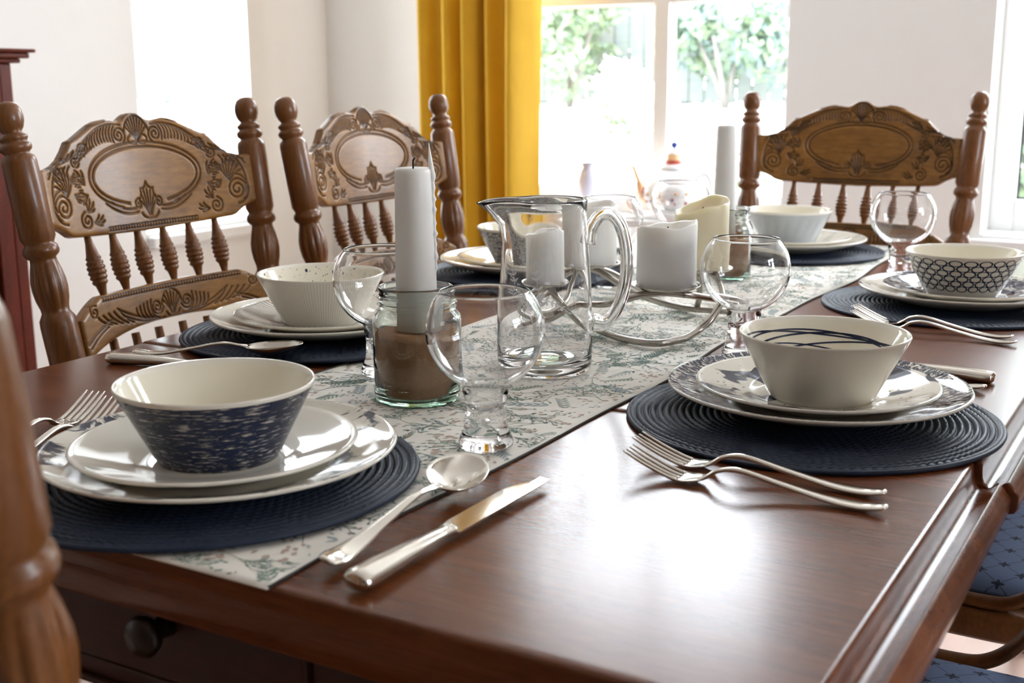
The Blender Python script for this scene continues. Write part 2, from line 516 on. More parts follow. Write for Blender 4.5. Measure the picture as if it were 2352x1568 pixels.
M['gasket'] = plain('window_gasket_black', (.012, .014, .014), .5)
def window(n, axis, plane, d, a, b, z0, z1, mull=(), transom=None, fw=.05, gw=.006):
    """frame set in the reveal; d = signed depth of the frame's inner face behind the wall plane"""
    sgn = 1 if d > 0 else -1
    p0, p1 = plane + d, plane + d + sgn * .06
    if axis == 'x': loc = (plane + d, (a + b) / 2, z0)
    else: loc = ((a + b) / 2, plane + d, z0)
    root = empty('window_%d' % n, loc); struct(root)
    def B(g, u0, u1, w0, w1, q0=p0, q1=p1, m=0):
        lo, hi = sorted((q0, q1))
        if axis == 'x': g.box((lo - loc[0], u0 - loc[1], w0 - loc[2]), (hi - loc[0], u1 - loc[1], w1 - loc[2]), m)
        else: g.box((u0 - loc[0], lo - loc[1], w0 - loc[2]), (u1 - loc[0], hi - loc[1], w1 - loc[2]), m)
    g = G()
    B(g, a, a + fw, z0, z1); B(g, b - fw, b, z0, z1); B(g, a + fw, b - fw, z0, z0 + fw * 1.5); B(g, a + fw, b - fw, z1 - fw, z1)
    cells_u = [a + fw] + [q for m_ in mull for q in (m_ - .025, m_ + .025)] + [b - fw]
    for m_ in mull: B(g, m_ - .025, m_ + .025, z0 + fw * 1.5, z1 - fw)
    cells_z = [z0 + fw * 1.5, z1 - fw]
    if transom:
        cells_z = [z0 + fw * 1.5, transom - .03, transom + .03, z1 - fw]
        for i in range(0, len(cells_u), 2): B(g, cells_u[i], cells_u[i + 1], transom - .03, transom + .03)
    bevel(g.build('window_frame', M['trim'], root, smooth=False), .004, 2)
    q0 = plane + d + sgn * .022
    for i in range(0, len(cells_u), 2):
        for j in range(0, len(cells_z), 2):
            u0, u1, w0, w1 = cells_u[i], cells_u[i + 1], cells_z[j], cells_z[j + 1]
            gg = G(); B(gg, u0, u1, w0, w1, q0, q0 + sgn * .004)
            gg.build('pane', M['pane'], root, smooth=False)
            k = G(); e = gw
            for r_ in ((u0, u0 + e, w0, w1), (u1 - e, u1, w0, w1), (u0 + e, u1 - e, w0, w0 + e), (u0 + e, u1 - e, w1 - e, w1)):
                B(k, *r_, q0 - sgn * .004, q0 - sgn * .0005)
            k.build('gasket', M['gasket'] if n == 2 else M['trim'], root, smooth=False)
    s = G()
    B(s, a - (.03 if n != 3 else 0), b + (.03 if n != 3 else 0), z0 - .035, z0 + .0, plane - sgn * .03, plane - sgn * .0002)
    B(s, a, b, z0 - .001, z0 + .012, plane, plane + d)
    bevel(s.build('window_sill', M['trim'], root, smooth=False), .004, 2)
    return root
window(1, 'y', YW, .15, *H_A, mull=(-1.535,), transom=1.335)
window(2, 'y', YW, .12, *H_B, transom=None, fw=.064)
window(3, 'x', XW, -.22, *H_C, transom=1.33, fw=.03)
window(4, 'x', XR, .12, *H_D, mull=(1.35,), transom=1.75)
#MARK1
# ------------------------------------------------------------------ garden outside
M['patio'] = painted('pale_patio_gravel', (.62, .62, .60), .9, .12)
M['fence'] = wood('weathered_fence', (.13, .155, .16), (.21, .22, .18), (1, 8, 8), .8)
M['foliage'] = plain('foliage_green', (.15, .215, .14), .6)
M['foliage_lt'] = plain('foliage_light', (.22, .29, .165), .6)
M['foliage_bl'] = plain('foliage_bluegreen', (.15, .205, .19), .6)
M['petal'] = plain('white_petals', (.85, .85, .85), .6)
M['bark'] = plain('bark', (.16, .15, .13), .9)
struct(G().box((-25, YW + TH, -.12), (15, 24, -.02)).build('patio_ground', M['patio'], smooth=False))
struct(G().box((-25, YB - 8, -.12), (XW - TH, YW + TH, -.02)).build('side_ground', M['patio'], smooth=False))
struct(G().box((XR + TH, YB - 8, -.12), (15, YW + TH, -.02)).build('yard_ground', M['patio'], smooth=False))
struct(bevel(G().box((-16, 9.3, -.12), (10, 16, .84)).build('garden_bank', M['patio'], smooth=False), .15, 3))
fr_ = empty('garden_fence', (-5, 10.5, .84), 0, 'pale blurred vertical board fence across the garden behind the windows', 'fence')
g = G()
x = -9.0
while x < 9:
    h = 1.72 + random.uniform(-.02, .02)
    g.box((x, -.012, .05), (x + .135, .012, h)); x += .15
g.build('board_panel', M['fence'], fr_, smooth=False)
g = G(); g.box((-9, .012, .4), (9, .05, .5)); g.box((-9, .012, 1.3), (9, .05, 1.4))
g.build('rail', M['fence'], fr_, smooth=False)
for i in range(7):
    G().box((-9 + i * 3 - .05, .05, 0), (-9 + i * 3 + .05, .15, 1.8)).build('post', M['fence'], fr_, smooth=False)

def shrub(name, loc, sx, sy, sz, mats, n, leaf, label, cat, seed, stemh=.25):
    rg = random.Random(seed)
    root = empty(name, loc, 0, label, cat)
    g = G()
    blobs = [(rg.uniform(-.5, .5) * sx, rg.uniform(-.5, .5) * sy, sz * rg.uniform(.3, .85), rg.uniform(.22, .42)) for _ in range(9)]
    for _ in range(n):
        bx, by, bz, br = rg.choice(blobs)
        d = Vector((rg.gauss(0, 1), rg.gauss(0, 1), rg.gauss(0, 1))).normalized() * (rg.uniform(.6, 1) * br)
        p = Vector((bx, by, bz)) + Vector((d.x * sx * .8, d.y * sy * .8, d.z * sz * .7))
        a = Vector((rg.gauss(0, 1), rg.gauss(0, 1), rg.gauss(0, 1))).normalized()
        b = a.cross(Vector((rg.gauss(0, 1), rg.gauss(0, 1), rg.gauss(0, 1)))).normalized()
        L = leaf * rg.uniform(.6, 1.3)
        g.add([p - a * L, p + b * L * .45, p + a * L, p - b * L * .45], [(0, 1, 2, 3)], rg.randrange(len(mats)))
    g.build('foliage', mats, root, smooth=False)
    s = G()
    for k in range(4):
        t_ = rg.uniform(0, 6.28); s.tube([(0, 0, 0), (cos(t_) * .1 * sx, sin(t_) * .1 * sy, stemh * sz), (cos(t_) * .3 * sx, sin(t_) * .3 * sy, sz * .6)], [.03, .025, .012], 6)
    s.build('stem', M['bark'], root)
    return root
GL, GM, GB = M['foliage_lt'], M['foliage'], M['foliage_bl']
shrub('garden_shrub', (-7.0, 9.95, .84), 1.1, .7, .95, [GM, GB], 1500, .06, 'blue-green blurred shrub against the fence, leftmost in the wide window', 'shrub', 3)
shrub('garden_shrub', (-5.2, 9.95, .84), .8, .6, 1.15, [GL, GM], 1200, .06, 'yellow-green blurred shrub against the fence, left of the window mullion', 'shrub', 5)
shrub('garden_shrub', (-3.7, 9.95, .84), .9, .6, 1.0, [GB, GL, GM], 1300, .06, 'mixed green blurred shrub against the fence, right of the window mullion', 'shrub', 6)
hd = empty('hedge', (-5, 12.2, .84), 0, 'tall pale green leafy hedge rising behind the garden fence', 'hedge')
g = G(); rh = random.Random(77)
for _ in range(9000):
    p = Vector((rh.uniform(-8, 8), rh.uniform(-.5, .5), rh.uniform(.05, 2.9) + .25 * sin(rh.uniform(0, 6))))
    a = Vector((rh.gauss(0, 1), rh.gauss(0, .5), rh.gauss(0, 1))).normalized(); b = a.cross(Vector((rh.gauss(0, .4), 1, rh.gauss(0, .4)))).normalized(); L = rh.uniform(.07, .17)
    g.add([p - a * L, p + b * L * .5, p + a * L, p - b * L * .5], [(0, 1, 2, 3)], rh.randrange(3))
g.build('foliage', [GM, GB, GL], hd, smooth=False)
for k in range(11): G().tube([(-7.5 + k * 1.5, 0, 0), (-7.4 + k * 1.5, .05, 1.2), (-7.5 + k * 1.5, 0, 2.4)], [.06, .045, .02], 7).build('stem', M['bark'], hd)
shrub('flowering_shrub', (-2.55, 6.4, -.02), .9, .7, 1.18, [M['petal'], M['petal'], M['petal'], GL], 2600, .05, 'white flowering shrub outside the wide window, above the tall far candle', 'shrub', 8)
shrub('garden_shrub', (-.85, 7.2, -.02), 1.5, 1.0, 2.0, [GL, GM, GL], 3600, .07, 'bright green shrub outside the window at the right edge', 'shrub', 11)

# ------------------------------------------------------------------ curtain
def curtain():
    root = empty('curtain', (-2.035, YW - .13, 0), 0, 'mustard yellow velvet curtain hanging in deep folds beside the wide window', 'curtain')
    g = G(); n, mz = 260, 30; x0, x1 = -.235, .205
    V = []
    for j in range(mz + 1):
        z = .02 + 2.2 * j / mz
        for i in range(n + 1):
            u = i / n
            x = x0 + (x1 - x0) * u
            ph = u * 2 * PI * 5.3 + .6 * sin(u * 9 + 1) + .12 * sin(z * 2)
            amp = .058 * (.75 + .35 * sin(u * 13 + 2)) * (1 - .15 * (z / 2.2))
            y = amp * sin(ph) + .012 * sin(2 * ph + z * 1.3 + 1.2)
            V.append((x + .010 * cos(ph) + .006 * sin(z * 1.7 + u * 4), y, z))
    F = [(j * (n + 1) + i, j * (n + 1) + i + 1, (j + 1) * (n + 1) + i + 1, (j + 1) * (n + 1) + i) for j in range(mz) for i in range(n)]
    o = G().add(V, F).build('drape', M['curtain'], root)
    s = o.modifiers.new('thick', 'SOLIDIFY'); s.thickness = .003
    h = G()
    h.tube([(-.26, 0, 2.25), (.9, 0, 2.25)], .014, 14)
    h.sphere((-.28, 0, 2.25), .024)
    t = h.build('curtain_rod', M['nickel'])
    t.location = root.location
    tag(t, 'metal curtain rod above the mustard curtain', 'curtain rod')
    b = G(); b.tube([(-.02, 0, 2.25), (-.02, .13, 2.25)], .008, 8); b.build('bracket', M['nickel'], t)
curtain()

# ------------------------------------------------------------------ table
TX0, TX1, TY0, TYS, TY1, TZ = -1.150, -.1565, .548, 1.048, 2.42, .75
TC = ((TX0 + TX1) / 2, (TY0 + TY1) / 2)
table = empty('dining_table', (TC[0], TC[1], 0), 0, 'long polished dark wood dining table with moulded edges and an end drawer', 'table')
def slab(name, y0, y1, grow, mat, endr0=False, endr1=False):
    """cross-section (x,z) swept along y"""
    xl, xr = TX0 - grow, TX1 + grow
    lip = [(0, .7465), (.002, .7492), (0, .75)]
    side = [(-.010, .75), (-.0030, .75), (-.0012, .75), (0, .7492), (.0010, .7475), (.0014, .741), (.0018, .736), (.0035, .7305), (.0075, .7275), (.0125, .7275), (.0175, .7300), (.0205, .7335), (.0222, .7345), (.0242, .7335), (.0275, .7290), (.0315, .724), (.032, .712), (.029, .708), (.022, .706)]
    sec = [(xr + a, z) for a, z in side] + [(xl - a, z) for a, z in reversed(side)]
    n = len(sec)
    rings = []
    def ring(y, ins, zs):
        return [(x + (-ins if x > TC[0] else ins) , y, min(z, .75 - zs) if z > .74 else z) for x, z in sec]
    ys = [(y0, .0015, .003), (y0 + .0012, .0, .001), (y0 + .004, 0, 0), (y0 + .010, 0, 0), (y1 - .010, 0, 0), (y1 - .003, 0, 0), (y1 - .0008, 0, .0008), (y1, .001, .003)] if endr0 or endr1 else [(y0, 0, .002), (y0 + .002, 0, 0), (y1 - .003, 0, 0), (y1, 0, .002)]
    V = []
    for y, i, z in ys: V += ring(y, i, z)
    F = [(k * n + j, (k + 1) * n + j, (k + 1) * n + (j + 1) % n, k * n + (j + 1) % n) for k in range(len(ys) - 1) for j in range(n)]
    F += [tuple(range(n)), tuple((len(ys) - 1) * n + j for j in range(n - 1, -1, -1))]
    V = [(a - TC[0], b - TC[1], c) for a, b, c in V]
    o = G().add(V, F).build(name, mat, table)
    return shade_flatish(o, 50)
slab('tabletop', TY0, TYS - .0015, 0, M['table'], endr0=True)
slab('tabletop', TYS + .0015, TY1, .006, M['table'], endr1=True)
def tb(g, a, b): return g.box((a[0] - TC[0], a[1] - TC[1], a[2]), (b[0] - TC[0], b[1] - TC[1], b[2]))
AX0, AX1, AY0, AY1 = TX0 + .06, TX1 - .045, .583, TY1 - .05
g = G()
tb(g, (AX0, AY0, .612), (-.83, AY0 + .025, .706)); tb(g, (-.50, AY0, .612), (AX1, AY0 + .025, .706))
tb(g, (-.83, AY0, .612), (-.50, AY0 + .025, .632)); tb(g, (-.83, AY0, .692), (-.50, AY0 + .025, .706))
tb(g, (AX0, AY1 - .025, .612), (AX1, AY1, .706)); tb(g, (AX0, AY0 + .025, .612), (AX0 + .025, AY1 - .025, .706)); tb(g, (AX1 - .025, AY0 + .025, .612), (AX1, AY1 - .025, .706))
tb(g, (AX0 - .004, AY0 - .006, .694), (AX1 + .004, AY0, .704)); tb(g, (AX0 - .004, AY0 - .006, .612), (AX1 + .004, AY0, .618))
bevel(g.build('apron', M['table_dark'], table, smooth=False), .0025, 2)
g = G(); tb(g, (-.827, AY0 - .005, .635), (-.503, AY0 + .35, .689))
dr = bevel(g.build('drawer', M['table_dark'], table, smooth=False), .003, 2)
kn = G().lathe([(0, 0), (.009, 0), (.008, .008), (.0075, .012), (.014, .018), (.016, .024), (.013, .029), (0, .031)], 24, T=Matrix.Translation((-0.6311 - TC[0], AY0 - .005 - TC[1], 0.6823)) @ Matrix.Rotation(R(90), 4, 'X'))
kn.build('knob', plain('dark_knob', (.012, .006, .004), .3), dr)
def flute(r, z, th): return r
LEG = [(0, 0), (.016, 0), (.02, .01), (.022, .03), (.018, .05), (.021, .07), (.024, .12), (.029, .22), (.033, .32), (.036, .40), (.037, .44), (.030, .455), (.038, .465), (.040, .475), (.038, .485), (.031, .495), (.036, .51), (.038, .525)]
def leg_r(r, z, th):
    if .13 < z < .43: return r * (1 - .09 * (0.5 + 0.5 * cos(th * 12)) ** 2 * min(1, (z - .13) / .03, (.43 - z) / .03))
    return r
for lx in (AX0 + .035, AX1 - .035):
    for ly in (AY0 + .035 + .02, AY1 - .035):
        g = G().lathe(LEG, 72, rfun=leg_r); g.box((-.032, -.032, .52), (.032, .032, .705))
        o = g.build('leg', M['table_leg'], table); shade_flatish(o)
        o.location = (lx - TC[0], ly - TC[1], 0)

# ------------------------------------------------------------------ runner with printed sprigs
RX0, RX1, RY0, RY1 = -.857, -.502, .544, 2.40
def runner_edge(y, right):
    if right: return RX1 + .006 * sin(y * 7.0 + .5) * min(1, max(0, (y - .6) * 3)) + .003 * sin(y * 17)
    return RX0 + .008 * sin(y * 5.0 + 2.0)
def runner_z(x, y):
    e = min(abs(x - RX0), abs(x - RX1))
    return TZ + .0012 + .0022 * max(0, 1 - e / .03) * max(0, sin(y * 7.0 + .5 if x > -.68 else y * 5 + 1)) ** 2
run = empty('table_runner', ((RX0 + RX1) / 2, (RY0 + RY1) / 2, TZ), 0, 'long cream linen table runner printed with green and tan sprigs', 'table runner')
ox, oy = run.location.x, run.location.y
g = G()
nx, ny = 26, 190
V = []
for j in range(ny + 1):
    y = RY0 + (RY1 - RY0) * j / ny
    a, b = runner_edge(y, 0), runner_edge(y, 1)
    for i in range(nx + 1):
        x = a + (b - a) * i / nx
        V.append((x - ox, y - oy, runner_z(x, y) - TZ))
F = [(j * (nx + 1) + i, j * (nx + 1) + i + 1, (j + 1) * (nx + 1) + i + 1, (j + 1) * (nx + 1) + i) for j in range(ny) for i in range(nx)]
nv = len(V)
V += [(x, y, .0002) for x, y, z in V]
F += [tuple(reversed([q + nv for q in f])) for f in F]
w = nx + 1
for j in range(ny):
    F.append((j * w, (j + 1) * w, (j + 1) * w + nv, j * w + nv)); F.append((j * w + nx + nv, (j + 1) * w + nx + nv, (j + 1) * w + nx, j * w + nx))
for i in range(nx):
    F.append((i + nv, i + 1 + nv, i + 1, i)); F.append((ny * w + i, ny * w + i + 1, ny * w + i + 1 + nv, ny * w + i + nv))
g.add(V, F, 0)
mats = [M['linen'], M['leaf_sage'], M['leaf_tan'], M['leaf_slate'], M['leaf_forest'], M['leaf_pale']]
zk = [0]
def P2(x, y): return (x - ox, y - oy, runner_z(x, y) - TZ + .0002 + zk[0] * .000004)
def inside(x, y): return runner_edge(y, 0) + .004 < x < runner_edge(y, 1) - .004 and RY0 + .004 < y < RY1 - .004
def leaf(x, y, a, L, wd, m):
    ca, sa = cos(a), sin(a)
    zk[0] = (zk[0] + 1) % 40
    pts = [(0, 0), (.3, wd), (.65, wd * .9), (1, 0), (.65, -wd * .9), (.3, -wd)]
    q = [(x + (p[0] * ca - p[1] * sa) * L, y + (p[0] * sa + p[1] * ca) * L) for p in pts]
    if all(inside(*k) for k in q): g.add([P2(*k) for k in q], [(0, 1, 2, 3), (0, 3, 4, 5)], m)
def strip(pts, wd, m):
    for i in range(len(pts) - 1):
        (x0, y0), (x1, y1) = pts[i], pts[i + 1]
        L = math.hypot(x1 - x0, y1 - y0) or 1; nx_, ny_ = -(y1 - y0) / L * wd, (x1 - x0) / L * wd
        q = [(x0 + nx_, y0 + ny_), (x1 + nx_, y1 + ny_), (x1 - nx_, y1 - ny_), (x0 - nx_, y0 - ny_)]
        if all(inside(*k) for k in q): g.add([P2(*k) for k in q], [(0, 3, 2, 1)], m)
rg = random.Random(12)
occ = []
def free(x, y, r):
    for (a, b, c) in occ:
        if (a - x) ** 2 + (b - y) ** 2 < (.50 * (r + c)) ** 2: return False
    occ.append((x, y, r)); return True
def sprig(x, y):
    kind = rg.choice('ffbbbbstd'); a = rg.uniform(0, 2 * PI); L = rg.uniform(.030, .052)
    if kind == 'f':      # fern frond
        m = rg.choice([1, 3, 4, 5, 1]); n = rg.randint(7, 10); cv = rg.uniform(-.5, .5); pts = []
        for i in range(n + 1):
            b = a + cv * i / n; pts.append((x + (i / n - .5) * L * cos(b), y + (i / n - .5) * L * sin(b)))
        strip(pts, .00035, m)
        for i in range(1, n + 1):
            b = a + cv * i / n
            for s_ in (-1, 1): leaf(*pts[i], b + s_ * .75, L * .24 * (1.15 - .6 * i / n), .12, m)
    elif kind == 'b':    # branching twig with buds
        m = rg.choice([4, 4, 1]); L *= 1.15
        def br(x, y, a, l, d):
            pts = [(x, y)]; cv = rg.uniform(-.9, .9)
            for i in range(5): pts.append((pts[-1][0] + l / 5 * cos(a + cv * i / 5), pts[-1][1] + l / 5 * sin(a + cv * i / 5)))
            strip(pts, .00032, m)
            if d:
                for k in (2, 3, 5):
                    for s_ in (-1, 1):
                        if rg.random() < .8: br(*pts[k], a + cv * k / 5 + s_ * rg.uniform(.4, .8), l * .45, d - 1)
            else: leaf(*pts[-1], a + cv, .0045, .3, rg.choice([m, 1]))
        br(x - L / 2 * cos(a), y - L / 2 * sin(a), a, L, 2)
    elif kind == 's':    # big loose leaves
        m = rg.choice([1, 3, 5, 3]); n = 5
        for i in range(n):
            for s_ in (-1, 1): leaf(x + (i / n - .5) * L * cos(a), y + (i / n - .5) * L * sin(a), a + s_ * .6, L * .3, .15, m)
    elif kind == 't':    # tan dashes
        for i in range(12): leaf(x + rg.gauss(0, L * .3), y + rg.gauss(0, L * .3), a + rg.uniform(-.4, .4), rg.uniform(.005, .009), .3, 2)
    else:                # dots
        for i in range(9): leaf(x + rg.gauss(0, L * .25), y + rg.gauss(0, L * .25), rg.uniform(0, 6), .0035, .45, rg.choice([3, 5]))
for _ in range(5200):
    x, y = rg.uniform(RX0, RX1), rg.uniform(RY0, RY1)
    if free(x, y, .028): sprig(x, y)
occ2 = 0
dash = {}
for _ in range(9000):
    x, y = rg.uniform(RX0, RX1), rg.uniform(RY0, RY1); k = (int(x / .0085 + 500), int(y / .0085))
    if k in dash or any((a - x) ** 2 + (b - y) ** 2 < (.55 * c) ** 2 for a, b, c in occ): continue
    dash[k] = 1; a = .8 * sin(x * 23) + 1.5 * sin(y * 9) + rg.uniform(-.4, .4)
    leaf(x, y, a, rg.uniform(.0045, .0085), .2, 2 if sin(x * 17 + y * 11) > -.3 else rg.choice([3, 5]))
g.build('cloth', mats, run)
h = G()
for right in (0, 1):
    pts = [(runner_edge(y, right) - ox, y - oy, .0012) for y in np.linspace(RY0 + .002, RY1 - .002, 120)]
    h.tube(pts, .0011, 6)
h.build('hem', M['hem'], run)
# ------------------------------------------------------------------ press-back chairs
def stamp_map(curves, x0, x1, z0, z1, res):
    nx, nz = int((x1 - x0) / res) + 1, int((z1 - z0) / res) + 1
    D = np.full((nz, nx), .004)
    K = 7
    for c, wd in curves:
        c = np.array(c, float); seg = np.hypot(*(np.diff(c, axis=0).T)); s = np.concatenate([[0], np.cumsum(seg)])
        n = max(2, int(s[-1] / (res * .7))); q = np.linspace(0, s[-1], n)
        X = np.interp(q, s, c[:, 0]); Z = np.interp(q, s, c[:, 1])
        ix = np.round((X - x0) / res).astype(int); iz = np.round((Z - z0) / res).astype(int)
        for a in range(-K, K + 1):
            for b in range(-K, K + 1):
                jx, jz = ix + a, iz + b
                ok = (jx >= 0) & (jx < nx) & (jz >= 0) & (jz < nz)
                d = np.hypot(x0 + jx * res - X, z0 + jz * res - Z) / wd
                np.minimum.at(D, (jz[ok], jx[ok]), d[ok])
    return D
def spiral(cx, cz, r, turns, a0, sgn=1, rin=.15):
    return [(cx + r * (1 - (1 - rin) * q) * cos(a0 + sgn * q * turns * 2 * PI), cz + r * (1 - (1 - rin) * q) * sin(a0 + sgn * q * turns * 2 * PI)) for q in np.linspace(0, 1, 60)]
def arc(cx, cz, rx, rz, a0, a1, n=60): return [(cx + rx * cos(a), cz + rz * sin(a)) for a in np.linspace(a0, a1, n)]
def bez(p0, p1, p2, n=16): return [tuple((1 - u) ** 2 * np.array(p0) + 2 * u * (1 - u) * np.array(p1) + u * u * np.array(p2)) for u in np.linspace(0, 1, n)]
def mirror(cs): return cs + [([(-x, z) for x, z in c], w) for c, w in cs]
# crest profile (u 0..1 from centre to end, heights)
TOPU = [0, .04, .075, .11, .145, .18, .22, .27, .33, .39, .45, .52, .59, .645, .655, .70, .76, .82, .90, 1.0]
TOPH = [.176, .1755, .172, .167, .1645, .1645, .166, .1675, .166, .162, .156, .1485, .1415, .138, .136, .125, .1135, .106, .101, .0985]
BOTU = [0, .5, .76, .80, .86, .93, 1.0]
BOTH = [0, .002, .004, .006, .014, .020, .022]
HW = .205
def leafcluster(cx, cz, ang, L, n, spread, bend):
    out = []
    for i in range(n):
        a = ang + spread * (i / (n - 1) - .5)
        l = L * (1 - .35 * abs(i / (n - 1) - .5) * 2)
        p0 = (cx, cz); p2 = (cx + l * cos(a), cz + l * sin(a)); p1 = (cx + l * .55 * cos(a + bend), cz + l * .55 * sin(a + bend))
        out.append(bez(p0, p1, p2))
        q = a + .16
        out.append(bez(p2, (p2[0] - .2 * l * cos(a - .5), p2[1] - .2 * l * sin(a - .5)), (cx + l * .7 * cos(q), cz + l * .7 * sin(q)), 8))
    return out
def crest_curves():
    w = 1.0; C = []
    S = []
    OV = (0, .082)
    full = [(arc(*OV, .1045, .043, R(-68), R(248), 200), 1.), (arc(*OV, .112, .050, R(-62), R(242), 200), 1.)]
    # bottom shell inside the oval
    for a in np.linspace(R(30), R(90), 4): S.append((bez((0.002, .022), (.010 * cos(a), .04), (.020 * cos(a), .028 + .034 * sin(a))), .8))
    S.append((bez((.018, .045), (.010, .055), (.013, .062), 8), .8)); S.append((bez((.013, .062), (.004, .060), (0, .072), 8), .8))
    S.append((spiral(.020, .040, .008, 1.3, R(100), -1), .8)); S.append((bez((0, .018), (.012, .016), (.017, .026)), .8))
    S.append((bez((.026, .034), (.05, .030), (.075, .047)), .9)); S.append((bez((.024, .029), (.055, .022), (.086, .046)), .9))
    # top shell
    for a in np.linspace(R(35), R(90), 5): S.append((bez((.002, .134), (.012 * cos(a), .145), (.026 * cos(a), .136 + .035 * sin(a))), .8))
    S.append((arc(0, .136, .026, .035, R(20), R(90), 20), .8)); S.append((arc(.009, .136, .010, .007, 0, 2 * PI, 24), .8))
    # spiral and feathered scroll along the top
    S.append((spiral(.036, .143, .013, 1.8, R(-120), -1), .9))
    for i in range(10):
        x = .047 + i * .0062; zt = interp(x / HW, TOPU, TOPH) - .009
        S.append((bez((x - .004, zt), (x + .006, zt - .010), (x + .001, zt - .024 + i * .0006)), .75))
    S.append((bez((.03, .158), (.07, .164), (.105, .138)), .9)); S.append((bez((.105, .138), (.122, .128), (.13, .112)), .9))
    for k in range(4): S.append((bez((.095 + k * .006, .128 - k * .003), (.11 + k * .006, .118 - k * .003), (.128 + k * .003, .122 - k * .006)), .75))
    # side leaves and corner scrolls
    S.append((spiral(.137, .108, .009, 1.4, R(200), 1), .8))
    for c in leafcluster(.125, .075, R(40), .030, 4, 1.5, .4): S.append((c, .75))
    for c in leafcluster(.122, .060, R(-10), .026, 4, 1.3, -.4): S.append((c, .75))
    S.append((spiral(.176, .045, .020, 2.2, R(-60), 1), 1.)); S.append((arc(.174, .046, .023, .024, R(-90), R(120), 30), .9))
    for c in leafcluster(.165, .060, R(75), .045, 7, 1.5, .35): S.append((c, .8))
    S.append((spiral(.132, .024, .013, 1.7, R(80), -1), .9))
    for c in leafcluster(.128, .036, R(125), .022, 4, 1.4, .3): S.append((c, .75))
    S.append((bez((.190, .040), (.203, .060), (.185, .092)), .9)); S.append((bez((.14, .112), (.165, .112), (.196, .092)), .9))
    S.append((bez((.135, .122), (.160, .108), (.198, .099)), .8))
    for k in range(5): S.append((bez((.150 + k * .009, .102 - k * .001), (.158 + k * .008, .096), (.158 + k * .010, .086)), .7))
    for c in leafcluster(.150, .078, R(160), .026, 5, 1.4, -.4): S.append((c, .7))
    for c in leafcluster(.148, .062, R(200), .022, 4, 1.2, .4): S.append((c, .7))
    for c in leafcluster(.105, .132, R(-35), .030, 5, .9, .3): S.append((c, .7))
    for c in leafcluster(.118, .020, R(165), .024, 4, 1.0, .3): S.append((c, .7))
    for c in leafcluster(.190, .100, R(215), .030, 5, 1.0, -.3): S.append((c, .7))
    for k in range(6): S.append((bez((.112 + k * .012, .130 - k * .004), (.118 + k * .012, .118 - k * .003), (.131 + k * .011, .116 - k * .003)), .65))
    S.append((bez((.010, .176), (.05, .166), (.09, .158)), .6)); S.append((bez((.09, .158), (.13, .142), (.20, .101)), .6))
    out = full + mirror(S)
    return out
def rail_curves():
    S = []
    for a in np.linspace(R(25), R(90), 4): S.append((bez((.002, .010), (.010 * cos(a), .025), (.020 * cos(a), .022 + .024 * sin(a))), .8))
    S.append((arc(0, .020, .021, .027, R(10), R(90), 16), .8)); S.append((bez((0, .006), (.010, .005), (.014, .014)), .8))
    S.append((spiral(.031, .024, .012, 1.9, R(190), 1), .9))
    for i in range(5): S.append((bez((.030 + i * .007, .008 + i * .0006), (.048 + i * .007, .012), (.043 + i * .008, .036 - i * .002)), .8))
    S.append((bez((.02, .006), (.06, .002), (.10, .020)), .9)); S.append((bez((.06, .012), (.09, .020), (.115, .034)), .8))
    for i in range(5): S.append((bez((.085 + i * .012, .010 + i * .001), (.10 + i * .012, .016), (.112 + i * .012, .032 - i * .001)), .8))
    S.append((spiral(.165, .036, .010, 1.6, R(120), -1), .9)); S.append((bez((.13, .020), (.16, .012), (.19, -.006)), .9)); S.append((bez((.14, .012), (.165, .004), (.185, -.012)), .8))
    return mirror(S)
